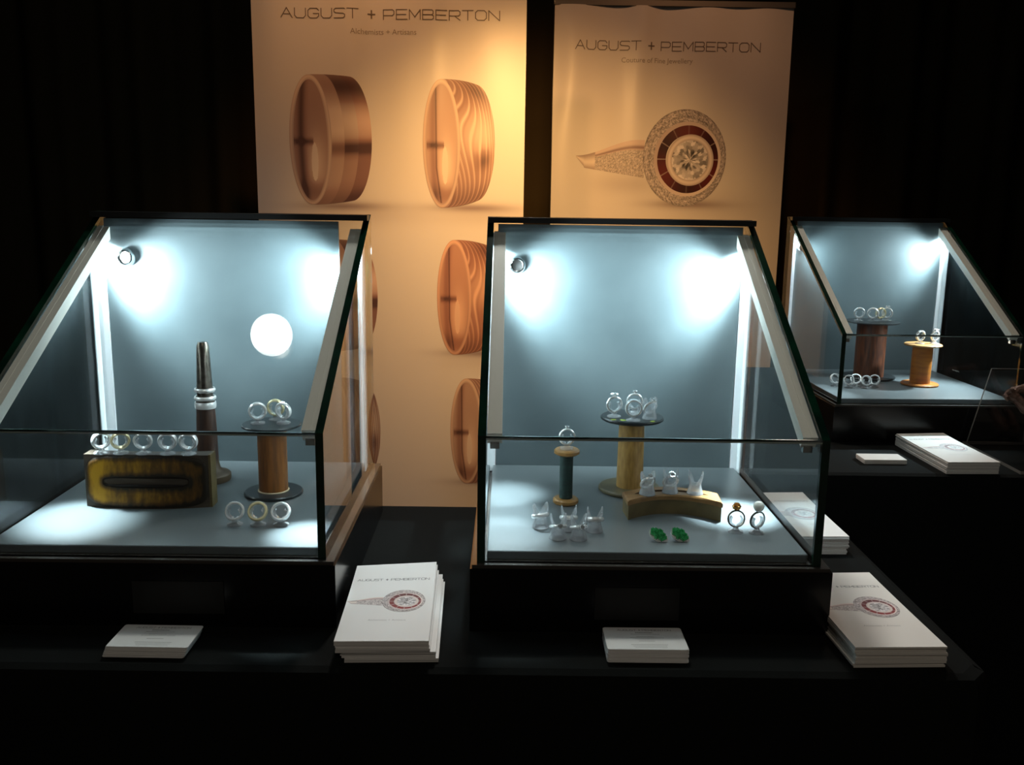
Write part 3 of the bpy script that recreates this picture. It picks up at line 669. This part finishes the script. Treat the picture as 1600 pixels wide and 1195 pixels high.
for x, y, st, yw, w in ((0.2110, 0.1495, 'solitaire', 0.4, 'left'), (0.2415, 0.1580, 'halo', 0.1, 'middle'), (0.2725, 0.1545, None, -0.4, 'right')):
    ring_on_cup('M', x, y, PAD + 0.0252, st, f'{kind.get(st)}, {w} one on the crescent block', f'clear eared ring cup, {w} of three on the crescent block' + ('' if st else ', empty'), yw, 1.0, 0.55)
for x, y, st, yw, w in ((0.0735, 0.0915, 'plain', 0.5, 'far left'), (0.0931, 0.0540, 'solitaire', 0.15, 'front left'), (0.1074, 0.0850, 'plain', 0.0, 'rear middle'), (0.1170, 0.0520, 'halo', 0.3, 'front right'), (0.1383, 0.0800, 'plain', 0.0, 'far right')):
    ring_on_cup('M', x, y, PAD, st, f'{kind[st]}, {w} of five on deck before the green spool', f'clear eared ring cup, {w} of five on deck before the green spool', yw)
ring_on_stand('M', 0.3089, 0.0830, PAD, 'amber', 'ring with amber stone in a gold cup beside the crescent block', 'clear ring stand holding the amber ring beside the crescent block', 0.0, -0.1)
ring_on_stand('M', 0.3335, 0.0800, PAD, 'pearl', 'ring with a large white pearl near the right side of the deck', 'clear ring stand holding the pearl ring near the right side of the deck', 0.35, 0.05)
def earring(x, y, label):
    t = thing('earring', label, 'earring', fr('M', x, y, PAD + 0.0052), (0.85, 0.0, 0.0), 'pair of emerald earrings')
    ia = -0.62
    def rot(px, py): return (px * cos(ia) - py * sin(ia), px * sin(ia) + py * cos(ia))
    def leaf(a): r = 1 + 0.14 * cos(2 * a) + 0.08 * cos(a); return (0.0098 * r * cos(a), 0.0076 * r * sin(a))
    n = 40; vs = [((lambda q: (q[0] * 1.10 + 0.0004, q[1] * 1.10 - 0.0012, z))(rot(*leaf(2 * pi * i / n)))) for z in (0, 0.0026) for i in range(n)]
    MB().add(vs, [(i, (i + 1) % n, n + (i + 1) % n, n + i) for i in range(n)] + [tuple(range(n))[::-1], tuple(range(n, 2 * n))], 0, False).build('silver_rim', M_SILVER, t)
    mb = MB()
    for i in range(-6, 7):
        for j in range(-5, 6):
            px, py = i * 0.0018 + (j % 2) * 0.0009, j * 0.0017 + 0.0008; L = leaf(math.atan2(py / 0.0076, px / 0.0098))
            if math.hypot(px, py) < math.hypot(*L) * 0.92:
                hgt = 0.0040 - 10 * (px * px + py * py * 1.5)
                mb.lathe([(0.0011, 0), (0.0011, hgt), (0.0006, hgt + 0.0006), (0, hgt + 0.0007)], 6, (*rot(px, py), 0.0022), smooth=False)
    mb.build('emerald_stones', M_EMER, t)
earring(0.2098, 0.0545, 'green stone earring with silver rim, the left one of the pair')
earring(0.2352, 0.0555, 'green stone earring with silver rim, the right one of the pair')
# far case
TT = PAD + 0.132
for x, y, st, w in ((0.140, 0.262, 'pave', 'leftmost'), (0.170, 0.258, 'wide', 'second from left'), (0.190, 0.262, 'twotone', 'third from left'), (0.208, 0.268, 'halo', 'rightmost')):
    ring_on_stand('R', x, y, TT, st, f'{kind[st]}, {w} of four on the wide rosewood spool', f'clear ring stand, {w} of four on the wide rosewood spool', R_.uniform(-.6, .6), 0.1, sc=1.1)
for x, y, st, w in ((0.245, 0.172, 'pave', 'left'), (0.278, 0.172, 'halo', 'right')):
    ring_on_stand('R', x, y, PAD + 0.093, st, f'{kind[st]}, {w} of two on the narrow orange spool', f'clear ring stand, {w} of two on the narrow orange spool', 0.3, 0.1, sc=1.05)
for x, y, st, w in ((0.0500, 0.145, 'wide', 'first'), (0.0740, 0.128, 'pave', 'second'), (0.0960, 0.145, 'wide', 'third'), (0.1110, 0.124, 'pave', 'fourth'), (0.1345, 0.136, 'wide', 'fifth')):
    ring_on_stand('R', x, y, PAD, st, f'{kind[st]}, {w} from the left on the deck of the far case', f'clear ring stand, {w} from the left on the deck of the far case', R_.uniform(-.5, .5), -0.4, sc=1.0)
# faint etched mark on the far case's right side pane
mb = MB(); rr = random.Random(5)
for i in range(8): mb.box(-0.0002, 0.0, i * 0.0040, i * 0.0040 + 0.0028, rr.uniform(-0.001, 0), rr.uniform(0.001, 0.0022))
RC = [o for o in bpy.data.objects if o.name.startswith('display_case') and o['label'].startswith('far')][0]
sp = [o for o in RC.children if o.name.startswith('side_pane')][1]
mb.build('etched_mark', pbr('frosted_etching', (0.5, 0.5, 0.48), 0.5), sp, (WR - GT - 0.0002, 0.235, HB + 0.028))

# ------------------------------------------------------------------ printed art and lettering
GL = {'A': [[(0, 0), (.5, 1), (1, 0)], [(.2, .36), (.8, .36)]], 'U': [[(0, 1), (0, .25), (.2, 0), (.8, 0), (1, .25), (1, 1)]],
 'G': [[(1, .78), (.82, 1), (.2, 1), (0, .78), (0, .22), (.2, 0), (.8, 0), (1, .22), (1, .46), (.5, .46)]],
 'S': [[(1, .95), (.9, 1), (.15, 1), (0, .85), (0, .65), (.15, .53), (.85, .47), (1, .35), (1, .15), (.85, 0), (0, 0)]],
 'T': [[(0, 1), (1, 1)], [(.5, 1), (.5, 0)]], '+': [[(.2, .5), (.8, .5)], [(.5, .12), (.5, .88)]],
 'P': [[(0, 0), (0, 1), (.85, 1), (1, .85), (1, .55), (.85, .4), (.05, .4)]], 'E': [[(1, 1), (0, 1), (0, 0), (1, 0)], [(0, .5), (.9, .5)]],
 'M': [[(0, 0), (0, 1), (.5, .25), (1, 1), (1, 0)]],
 'B': [[(0, 0), (0, 1), (.85, 1), (.97, .88), (.97, .62), (.85, .5), (0, .5)], [(.85, .5), (1, .38), (1, .12), (.85, 0), (0, 0)]],
 'R': [[(0, 0), (0, 1), (.85, 1), (1, .85), (1, .58), (.85, .44), (.05, .44)], [(.5, .44), (1, 0)]],
 'O': [[(.2, 0), (.8, 0), (1, .22), (1, .78), (.8, 1), (.2, 1), (0, .78), (0, .22), (.2, 0)]], 'N': [[(0, 0), (0, 1), (1, 0), (1, 1)]]}
def stroke_text(text, x0, x1, z0, z1, th, fn):
    """ribbon lettering; fn maps flat (u, v, layer) to a point"""
    adv = []; 
    for ch in text: adv.append(0.45 if ch == ' ' else (1.15 if ch == '+' else 1.22))
    sc = (x1 - x0) / (sum(adv) - 0.22); x = x0; mb = MB(); k = 0
    for ch, a in zip(text, adv):
        for pl in GL.get(ch, []):
            tt = th * (1.6 if ch == '+' else 1)
            for (p, q) in zip(pl[:-1], pl[1:]):
                a0 = Vector((x + p[0] * sc, z0 + p[1] * (z1 - z0))); a1 = Vector((x + q[0] * sc, z0 + q[1] * (z1 - z0)))
                d = (a1 - a0).normalized(); n = Vector((-d.y, d.x)) * tt / 2; a0 = a0 - d * tt * 0.4; a1 = a1 + d * tt * 0.4; k += 1
                ly = 2.2 + 0.02 * (k % 5); ns = 4; vs = []
                for i in range(ns + 1): p0 = a0.lerp(a1, i / ns); vs += [fn(*(p0 - n), ly), fn(*(p0 + n), ly)]
                mb.add(vs, [(2 * i, 2 * i + 2, 2 * i + 3, 2 * i + 1) for i in range(ns)])
        x += a * sc
    return mb
def font_mesh(text, x0, x1, zc, fn, name, mat, parent):
    cu = bpy.data.curves.new(name, 'FONT'); cu.body = text; cu.size = 1; cu.resolution_u = 3
    o = bpy.data.objects.new(name, cu); COL.objects.link(o); dg = bpy.context.evaluated_depsgraph_get(); dg.update()
    me = bpy.data.meshes.new_from_object(o.evaluated_get(dg)); xs = [v.co.x for v in me.vertices]; ys = [v.co.y for v in me.vertices]
    s = (x1 - x0) / (max(xs) - min(xs)); ym = (max(ys) + min(ys)) / 2
    mb = MB(); mb.add([fn(x0 + (v.co.x - min(xs)) * s, zc + (v.co.y - ym) * s, 2.2) for v in me.vertices], [tuple(p.vertices) for p in me.polygons])
    bpy.data.objects.remove(o); bpy.data.curves.remove(cu); bpy.data.meshes.remove(me)
    return mb.build(name, mat, parent)
def lerp(a, b, t): return tuple(a[i] + (b[i] - a[i]) * t for i in range(3))
def sm(a, b, x): t = min(1, max(0, (x - a) / (b - a))); return t * t * (3 - 2 * t)
def gb(x, c, w): return math.exp(-((x - c) / w) ** 2)
def grid(mb, nu, nv, pf, cf, fn, layer):
    vs = []; cs = []
    for i in range(nu + 1):
        for j in range(nv + 1):
            u, v = i / nu, j / nv; x, z = pf(u, v); vs.append(fn(x, z, layer)); cs.append(cf(u, v))
    st = nv + 1
    mb.add(vs, [(i * st + j, (i + 1) * st + j, (i + 1) * st + j + 1, i * st + j + 1) for i in range(nu) for j in range(nv)], 0, False, cs)
PAP = (0.80, 0.77, 0.74)
def art_band(fn, cx, cz, R, style, parent, tone=(1, 1, 1), res=1.0):
    """printed picture of a wedding band seen in three-quarter view; R = half height"""
    mb = MB(); a = R * (0.335 if style == 0 else 0.30); w = R * (0.63 if style == 0 else 0.55)
    lean = 0.03 * R
    def T(c): return tuple(min(1, c[i] * tone[i]) for i in range(3))
    dark = (0.10, 0.055, 0.055); mid = (0.38, 0.24, 0.21); lite = (0.80, 0.66, 0.58)
    def outer(u, v):
        th = -pi / 2 * 1.02 + u * pi * 1.02 * 1.0; bul = (0 if style == 0 else 0.10 * R * sin(pi * v)) ; sh = 1 - (0.05 * v * v if style == 0 else 0.10 * v * v)
        return (cx - w * 0.42 + a * cos(th) + w * v + bul * max(0, cos(th)) + lean * sin(th) * -0.3, cz + R * sin(th) * sh + 0.02 * R * v)
    def couter(u, v):
        y = sin(-pi / 2 + u * pi)
        if style == 0:
            band = v > 0.33; band2 = v > 0.68
            t = 0.55 + 0.45 * gb(y, 0.30, 0.28) - (0.75 if band else 0.45) * gb(y, -0.12, 0.10) - (0.55 if band else 0.15) * gb(y, 0.80, 0.22) - 0.35 * gb(y, -0.95, 0.2)
            if band2: t -= 0.22 * sm(0.1, -0.4, y)
            if not band: t += 0.12
            t = max(0, min(1, t)); c = lerp(dark, mid, min(1, t * 2)) if t < 0.5 else lerp(mid, lite, (t - 0.5) * 2)
            if band2: c = (c[0], c[1] * 0.88, c[2] * 0.86)
            return T(c)
        t = 0.50 + 0.40 * gb(y, 0.15, 0.35) * gb(v, 0.45, 0.5) - 0.45 * gb(y, 0.82, 0.2) * gb(v, 0.65, 0.4) - 0.5 * gb(y, -0.25, 0.16) * gb(v, 0.55, 0.22) - 0.3 * gb(y, -0.9, 0.25)
        ph = v * 7.5 + 1.5 * sin(1.9 * y + 1.2) + 0.9 * sin(3.1 * y + 5 * v + style) * (1 - v)
        line = gb((ph % 1.0), 0.5, 0.13); t += 0.38 * line - 0.10 * gb((ph % 1.0), 0.75, 0.12)
        t = max(0, min(1, t)); c = lerp(dark, mid, min(1, t * 2)) if t < 0.5 else lerp(mid, lite, (t - 0.5) * 2)
        return T(c)
    grid(mb, int(110 * res), int(60 * res), outer, couter, fn, 1)
    x0 = cx - w * 0.42
    def rim(u, v): th = 2 * pi * u; k = 0.80 + 0.20 * v; kb = 0.925 + 0.075 * v; return (x0 + a * cos(th) * k + lean * sin(th) * -0.3, cz + R * sin(th) * kb)
    grid(mb, int(120 * res), 4, rim, lambda u, v: T(lerp((0.30, 0.20, 0.19), lite, 0.35 + 0.45 * gb(v, 0.6, 0.35) + 0.2 * sin(2 * pi * u))), fn, 2)
    def hole(u, v): th = 2 * pi * u; return (x0 + a * cos(th) * 0.81 * v + lean * sin(th) * -0.3 * v, cz + R * sin(th) * 0.93 * v)
    def chole(u, v):
        th = 2 * pi * u; x, y = cos(th) * v, sin(th) * v
        t = 0.55 - 0.50 * gb(x, -0.55 + 0.18 * y * y, 0.22) * (1 if style == 0 else 0.55) + 0.35 * gb(x, 0.3, 0.45) * gb(y, -0.35, 0.42) - 0.55 * gb(y, -0.02, 0.05) * (x < 0.15)
        if style: t += 0.12 - 0.5 * gb(x, -0.35 + 0.5 * max(0, -y - 0.4), 0.045)
        if gb(x, 0.22, 0.22) * gb(y, -0.36, 0.36) > 0.45: return T(lerp(lite, PAP, 0.5))
        t -= 0.30 * gb(y, -0.85, 0.16)
        t = max(0, min(1, t)); c = lerp(dark, mid, min(1, t * 2)) if t < 0.5 else lerp(mid, lite, (t - 0.5) * 2)
        return T(c)
    grid(mb, int(110 * res), int(40 * res), hole, chole, fn, 1.5)
    return mb.build('printed_band_picture', M_PRINT, parent, color=True)
def art_halo(fn, cx, cz, R, parent, mat, res=1.0, warm=True):
    """printed picture of a round halo ring with red inlay; R = half height of the halo, narrower than tall"""
    mb = MB(); rr = random.Random(11); ax = 0.88
    def disc(x, z, r0, r1, cf, layer, nu=96, nv=6, axx=ax, azz=1.0):
        def pf(u, v): th = 2 * pi * u; r = r0 + (r1 - r0) * v; return (x + R * axx * r * cos(th), z + R * azz * r * sin(th))
        grid(mb, int(nu * res), max(1, int(nv * res)), pf, cf, fn, layer)
    # shank: tapering curved strap to the left, split into a plain tail and a stone set part
    def shank(u, v):
        x = cx - R * (2.30 - 1.45 * u); top = cz + R * (0.02 + 0.34 * sm(0, 0.9, u)); bot = cz - R * (0.10 + 0.28 * u - 0.0 * u)
        bot = cz - R * (0.20 + 0.22 * u) if u > 0.12 else cz - R * (0.0 + 0.20 * u / 0.12)
        return (x, bot + (top - bot) * v)
    def csh(u, v):
        if u < 0.28: return lerp((0.35, 0.26, 0.25), (0.85, 0.76, 0.70), gb(v, 0.45, 0.35))
        if v > 0.72: return lerp((0.75, 0.62, 0.58), (0.30, 0.20, 0.2), gb(v, 0.80, 0.05))
        return (lambda t: (t, t * 0.9, t * 0.88))(0.25 + 0.55 * rr.random())
    grid(mb, int(70 * res), int(22 * res), shank, csh, fn, 1)
    def cp(u, v):
        t = 0.18 + 0.62 * rr.random(); t *= 1 - 0.35 * gb(v, 1.0, 0.10) - 0.35 * gb(v, 0, 0.1) - 0.25 * gb(v, 0.5, 0.07); return (t, t * 0.90, t * 0.90)
    disc(cx, cz, 0.70, 1.0, cp, 1.4, 140, 12)
    disc(cx + 0.06 * R, cz - 0.02 * R, 0.66, 0.77, lambda u, v: lerp((0.55, 0.45, 0.44), (0.85, 0.74, 0.70), 0.5 + 0.5 * sin(2 * pi * u + 2)), 1.8, 96, 2, 0.92, 1.0)
    def cred(u, v):
        k = abs(((u * 12) % 1) - 0.5); c = lerp((0.12, 0.010, 0.012), (0.035, 0.006, 0.008), 0.5 + 0.5 * sin(2 * pi * u * 3))
        if not warm: c = lerp((0.26, 0.008, 0.012), (0.10, 0.005, 0.010), 0.5 + 0.5 * sin(2 * pi * u))
        return lerp(c, (0.5, 0.4, 0.4), 0.8 * gb(k, 0.5, 0.02))
    disc(cx + 0.07 * R, cz - 0.025 * R, 0.50, 0.70, cred, 2.0, 144, 4, 0.92, 1.0)
    disc(cx + 0.12 * R, cz - 0.04 * R, 0.40, 0.53, lambda u, v: lerp((0.50, 0.42, 0.40), (0.85, 0.76, 0.72), gb(v, 0.5, 0.3)), 2.2, 96, 4, 0.94, 1.0)
    cells = [[rr.random() for _ in range(24)] for _ in range(6)]
    def cd(u, v):
        i = min(5, int(v * 5.2 + 0.5 * abs(((u * 12) % 1) - 0.5) * 2)); k = int(u * 24 + (i % 2) * 0.5) % 24
        t = 0.22 + 0.75 * cells[i][k] ** 1.2; t -= 0.30 * gb(v, 0.30, 0.25) * (0.5 + 0.5 * sin(2 * pi * u * 2 - 0.6)); t = max(0.05, min(0.95, t)); return (t, t * 0.95, t * 0.97)
    disc(cx + 0.12 * R, cz - 0.04 * R, 0.0, 0.41, cd, 2.4, 120, 12, 0.94, 1.0)
    return mb.build('printed_ring_picture', mat, parent, color=True)

# ------------------------------------------------------------------ banners
def banner(x0, x1, y, ztop, label, seed, shadows, fill):
    t = thing('roll_up_banner', label, 'banner', ((x0 + x1) / 2, y, -Z0))
    xm = (x0 + x1) / 2; FLz = Z0    # children z measured from floor
    def wave(x, z):
        k = sm(ztop - 0.75, ztop - 0.02, z)
        k2 = sm(ztop - 1.1, ztop - 0.2, z)
        return 0.0030 * sin(x * 31 + seed) * k - 0.0080 * gb(x, x0 + 0.29, 0.035) * k + 0.006 * gb(x, x0 + 0.37, 0.05) * k - 0.0060 * gb(x, x0 + 0.53, 0.035) * k * (seed < 1) - 0.012 * gb(x, x0 + 0.05 + 0.012 * sin(z * 9), 0.05) * k2 * (0.3 + 0.7 * (seed > 1)) + 0.0012 * sin(x * 9 + z * 4)
    def fn(x, z, layer=0.0): return (x - xm, wave(x, z) - 0.0004 * layer, z + FLz)
    zb = -Z0 + 0.09; nx, nz = 150, 330; vs = []; cs = []
    for j in range(nz + 1):
        z = zb + (ztop - zb) * j / nz
        for i in range(nx + 1):
            x = x0 + (x1 - x0) * i / nx; vs.append(fn(x, z)); c = PAP
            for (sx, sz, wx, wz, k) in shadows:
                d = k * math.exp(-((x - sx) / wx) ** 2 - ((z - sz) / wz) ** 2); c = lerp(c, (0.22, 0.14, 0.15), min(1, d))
            cs.append(c)
    st = nx + 1
    fs = [(j * st + i, j * st + i + 1, (j + 1) * st + i + 1, (j + 1) * st + i) for j in range(nz) for i in range(nx)]
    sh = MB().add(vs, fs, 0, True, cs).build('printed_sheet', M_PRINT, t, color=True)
    MB().box(x0 - xm - 0.001, x1 - xm + 0.001, 0.0150, 0.0160, zb + FLz, ztop + FLz).build('sheet_backing', M_TRIM, t)
    pr = MB(); pr.box(x0 - xm - 0.004, x1 - xm + 0.004, -0.006, 0.008, ztop + FLz - 0.002, ztop + FLz + 0.018, b=0.003); pr.build('top_rail', M_CASSETTE, t)
    MB().box(x0 - xm - 0.01, x1 - xm + 0.01, -0.06, 0.07, 0.0, 0.085, b=0.02).build('base_cassette', M_CASSETTE, t)
    MB().tube([(0, 0.030, 0.08), (0, 0.030, ztop + FLz)], 0.010).build('support_pole', M_CASSETTE, t)
    fill(fn, sh)
    return t
YB, YR = 1.891, 2.311
KL = 2.87 / 1446.7
def px_l(u, v):  # point on the left banner's plane
    return (-0.733 + (u - 392) * 0.807 / 430.5 - 0.0, 0.978 - (v) * 0.001857)
def fill_left(fn, par):
    X = lambda u, v: (-0.733 + (u - 392 - 13 * v / 330.0 * (1 - (u - 392) / 430.0) + 5 * v / 330.0 * ((u - 392) / 430.0)) * 0.807 / (431 - 18 * v / 330.0), 0.978 - v * 0.001857 + (0.012 * (u - 392) / 431))
    for (u, v, R, st, tone) in ((509, 218, 100, 0, (1, 1, 1)), (704, 224, 99, 1, (1.05, 0.98, 0.92)), (712, 473, 91, 2, (1.05, 0.78, 0.62)), (720, 702, 88, 3, (1.0, 0.90, 0.80)), (522, 470, 92, 0, (1, 1, 1)), (532, 700, 88, 2, (0.8, 0.8, 0.8))):
        x, z = X(u, v); art_band(fn, x, z, R * 0.00190 * (1 + 0.03 * (st > 1)), st, par, tone)
    x0, z0 = X(440, 30); x1, z1 = X(780, 13)
    stroke_text('AUGUST + PEMBERTON', x0, x1, z0 + 0.001, z0 + 0.028, 0.0026, fn).build('lettering', M_INKB, par)
    x0, z0 = X(547, 50); x1, _ = X(649, 50)
    font_mesh('Alchemists + Artisans', x0, x1, z0, fn, 'small_lettering', M_INKB2, par)
XL = lambda u, v: (-0.733 + (u - 392 - 13 * v / 330.0 * (1 - (u - 392) / 430.0) + 5 * v / 330.0 * ((u - 392) / 430.0)) * 0.807 / (431 - 18 * v / 330.0), 0.978 - v * 0.001857 + (0.012 * (u - 392) / 431))
shl = []
for (u, v) in ((525, 322), (715, 325), (722, 566), (728, 792)):
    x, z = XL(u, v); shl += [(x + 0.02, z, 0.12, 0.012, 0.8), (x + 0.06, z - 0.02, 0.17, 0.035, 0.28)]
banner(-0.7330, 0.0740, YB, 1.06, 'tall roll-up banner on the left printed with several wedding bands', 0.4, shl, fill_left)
def XR(u, v): return (0.175 + (u - 867 + 5 * v / 330 * 0) * 0.800 / 372 + (0.004 + 0.00003 * (u - 867)) * v / 330, 1.055 - (v - 8) * 0.00212 + 0.013 * (u - 867) / 372)
def fill_right(fn, par):
    x, z = XR(1077, 244); art_halo(fn, x, z, 76 * 0.00215, par, M_PRINT, 1.6)
    x0, z0 = XR(900, 75); x1, _ = XR(1190, 75)
    stroke_text('AUGUST + PEMBERTON', x0, x1, z0 + 0.001, z0 + 0.030, 0.0026, fn).build('lettering', M_INKB, par)
    x0, z0 = XR(973, 92); x1, _ = XR(1085, 92)
    font_mesh('Couture of Fine Jewellery', x0, x1, z0, fn, 'small_lettering', M_INKB2, par)
x, z = XR(1085, 318); x2, z2 = XR(985, 285)
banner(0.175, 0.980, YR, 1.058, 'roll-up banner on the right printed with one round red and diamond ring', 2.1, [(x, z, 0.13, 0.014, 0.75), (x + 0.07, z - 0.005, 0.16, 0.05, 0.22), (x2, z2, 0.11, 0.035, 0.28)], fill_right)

# ------------------------------------------------------------------ brochures and business cards
COVER = {}
def leaflet(Wb, Lb, th, mat, curl, name, label, loc, rz, group=None, cover=False, slack=0.0):
    t = thing(name, label, 'brochure', loc, (0, 0, rz), group)
    # origin at the near left corner; sheet curls up slightly at the far end
    n = 14; vs = []; fs = []; m = 6
    def zc(x, y): u = y / Lb; return curl * (u ** 3) * (0.45 + 0.55 * x / Wb) + slack * sin(pi * x / Wb) * (1 - u) 
    for lv in (0, 1):
        for j in range(n + 1):
            for i in range(m + 1): x = Wb * i / m; y = Lb * j / n; vs.append((x, y, lv * th + zc(x, y)))
    st = m + 1; K = st * (n + 1)
    for j in range(n):
        for i in range(m): a = j * st + i; fs.append((a, a + st, a + st + 1, a + 1)); a += K; fs.append((a, a + 1, a + st + 1, a + st))
    for i in range(m): fs.append((i, i + 1, K + i + 1, K + i)); a = n * st + i; fs.append((a, K + a, K + a + 1, a + 1))
    for j in range(n): a = j * st; fs.append((a, K + a, K + a + st, a + st)); a += m; fs.append((a, a + st, K + a + st, K + a))
    pg = MB().add(vs, fs, 0).build('pages', mat, t)
    if cover:
        def fn(x, y, layer=0.0): return (x, y, th + zc(x, y) + 0.00006 + 0.00005 * layer)
        art_halo(fn, Wb * 0.66, Lb * 0.50, Wb * 0.285, pg, M_PRINT2, 0.75, warm=False)
        stroke_text('AUGUST + PEMBERTON', Wb * 0.06, Wb * 0.93, Lb * 0.775, Lb * 0.80, 0.00065, fn).build('lettering', M_INK, pg)
        font_mesh('Alchemists + Artisans', Wb * 0.30, Wb * 0.72, Lb * 0.255, fn, 'small_lettering', M_INK2, pg)
    return t
def brochure_stack(x, y, rz, heights, jit, seed, where, mat, curl=0.004, Wb=0.098, Lb=0.194, top_off=(0, 0), slack=0):
    rr = random.Random(seed); z = -HB; N = len(heights)
    for i, h in enumerate(heights):
        top = i == N - 1
        jx, jy = jit(i / (N - 1)); jx += rr.uniform(-0.0012, 0.0012); jy += rr.uniform(-0.0012, 0.0012)
        lab = f'white brochure topmost in the stack {where}' if top else f'white brochure lower in the stack {where}'
        leaflet(Wb, Lb, h * 0.93, mat, curl * (0.2 + 0.8 * i / N), 'brochure', lab, (x + jx, y + jy, z), rz + rr.uniform(-0.008, 0.008), f'brochures in the stack {where}', cover=top, slack=slack * (top))
        z += h
brochure_stack(-0.1440, -0.0880, 0.035, [0.0026] * 10, lambda t: ((0.006 if t < 0.45 else 0.0) + 0.004 * (t < .2), 0.003 if t < 0.45 else 0), 1, 'between the left and middle cases', M_PAPER, 0.010)
brochure_stack(0.3985, -0.0830, 0.045, [0.0024] * 10, lambda t: (-0.001 + 0.002 * sin(t * 3), 0.0), 2, 'at the right corner of the front counter', M_PAPER2, 0.002, Lb=0.196)
brochure_stack(0.4120, 0.2400, 0.020, [0.0026] * 10, lambda t: (-0.002 if t < 0.3 else 0.0, 0.001), 3, 'beside the right side of the middle case', M_PAPER, 0.003)
brochure_stack(0.8370, 0.6530, 0.045, [0.0025] * 9, lambda t: (0.001, 0.0), 4, 'on the rear counter before the far case', M_PAPER2, 0.004, Lb=0.208)

def cards(x, y, rz, n, th, where, seed, shear, mat, print_it=True, Wc=0.0865, Lc=0.052):
    rr = random.Random(seed)
    for i in range(n):
        top = i == n - 1; t01 = i / (n - 1)
        t = thing('business_card', f'white business card on top of the stack {where}' if top else f'white business card lower in the stack {where}', 'business card',
                  (x + shear * t01 + rr.uniform(-0.0004, 0.0004), y + rr.uniform(-0.0004, 0.0004), -HB + i * th), (0, 0, rz + rr.uniform(-0.006, 0.006)), f'business cards {where}')
        cd = MB().box(0, Wc, 0, Lc, 0, th * 0.94, b=0.003).build('card', mat, t)
        if top and print_it:
            def fn(px, py, layer=0.0): return (px, py, th * 0.94 + 0.00004 + 0.00003 * layer)
            stroke_text('AUGUST + PEMBERTON', Wc * 0.18, Wc * 0.86, Lc * 0.83, Lc * 0.90, 0.00035, fn).build('lettering', M_INK, cd)
            mb = MB(); r2 = random.Random(seed + 5)
            for (yy, a, b, hgt) in ((0.73, 0.40, 0.62, 0.045), (0.67, 0.34, 0.70, 0.02), (0.56, 0.40, 0.62, 0.02), (0.50, 0.32, 0.74, 0.025), (0.36, 0.42, 0.62, 0.025), (0.20, 0.31, 0.76, 0.025), (0.14, 0.33, 0.75, 0.02), (0.08, 0.35, 0.74, 0.02)):
                xx = a
                while xx < b:
                    ww = r2.uniform(0.010, 0.022); p = [(xx, yy), (min(b, xx + ww), yy), (min(b, xx + ww), yy + hgt), (xx, yy + hgt)]
                    mb.add([fn(Wc * q[0], Lc * q[1], 1) for q in p], [(0, 1, 2, 3)]); xx += ww + 0.006
            mb.build('printed_lines', M_INK2, cd)
cards(-0.3900, -0.0790, -0.01, 12, 0.00105, 'in front of the left case', 21, 0.0045, M_CARD)
cards(0.1400, -0.0770, 0.005, 13, 0.00115, 'in front of the middle case', 22, 0.0005, M_CARD)
cards(0.7090, 0.7110, 0.010, 8, 0.0011, 'on the rear counter', 23, 0.0, M_PAPER2, False, 0.082, 0.045)

# ------------------------------------------------------------------ clear acrylic stand with a branch
def acrylic_stand():
    t = thing('acrylic_stand', 'clear acrylic display stand at the right end of the rear counter', 'display stand', (0.975, 0.655, -HB))
    # base slab
    MB().box(0.0, 0.23, 0.0, 0.222, 0.0, 0.006, faces=[0, 0, 1, 1, 1, 1]).build('base_slab', [M_ACR, M_ACRE], t)
    # upright panel with a slanted left edge standing on the rear of the base
    q = [(0.006, 0.006), (0.23, 0.006), (0.23, 0.160), (0.040, 0.160)]; n = 4; y0, y1 = 0.214, 0.218
    v = [(a, y0, b) for a, b in q] + [(a, y1, b) for a, b in q]
    pn = MB(); pn.add(v, [(0, 1, 2, 3), (7, 6, 5, 4)], 0); pn.add(v, [(i, 4 + i, 4 + (i + 1) % 4, (i + 1) % 4) for i in range(4)], 1)
    pn.build('upright_panel', [M_ACR, M_ACRE], t)
acrylic_stand()
def branch():
    t = thing('driftwood_branch', 'rough brown branch ornament resting on the clear acrylic stand', 'ornament', (0.995, 0.78, -HB + 0.0062))
    rr = random.Random(9); mb = MB()
    def limb(p, q, r0, r1, n=12):
        pts = []; 
        for i in range(n + 1):
            k = i / n; pts.append(Vector(p).lerp(Vector(q), k) + Vector((rr.uniform(-1, 1), rr.uniform(-1, 1), rr.uniform(-1, 1))) * 0.0022)
        mb.tube(pts, [r0 + (r1 - r0) * i / n + rr.uniform(-0.0012, 0.0012) for i in range(n + 1)], 9)
    limb((0.012, 0.0, 0.122), (0.130, -0.03, 0.006), 0.011, 0.009)
    limb((0.012, 0.0, 0.120), (0.060, 0.01, 0.134), 0.010, 0.007)
    limb((0.055, 0.0, 0.085), (0.100, 0.02, 0.006), 0.009, 0.010)
    limb((0.006, 0.0, 0.112), (0.014, -0.005, 0.132), 0.008, 0.005, 5)
    limb((0.060, 0.01, 0.134), (0.125, 0.02, 0.006), 0.006, 0.009)
    mb.build('twisted_limbs', M_BRANCH, t)
branch()

# ------------------------------------------------------------------ ceiling globe (seen mirrored in the left case's sloped pane)
def globe():
    r = 0.066; t = thing('ceiling_globe_lamp', 'round white globe lamp on the ceiling above the left case', 'lamp', (-0.7332, 0.8178, 2.13))
    MB().lathe([(r * sin(pi * i / 24), -0.13 - r * cos(pi * i / 24)) for i in range(25)], 48).build('globe', emit('lamp_globe', (1, 1, 0.94), 16), t)
    MB().lathe([(0.035, -0.020), (0.045, -0.015), (0.045, 0.0)], 32).build('ceiling_plate', M_CASSETTE, t)
    MB().lathe([(0.008, -0.068), (0.008, -0.018)], 16).build('neck', M_CASSETTE, t)
globe()
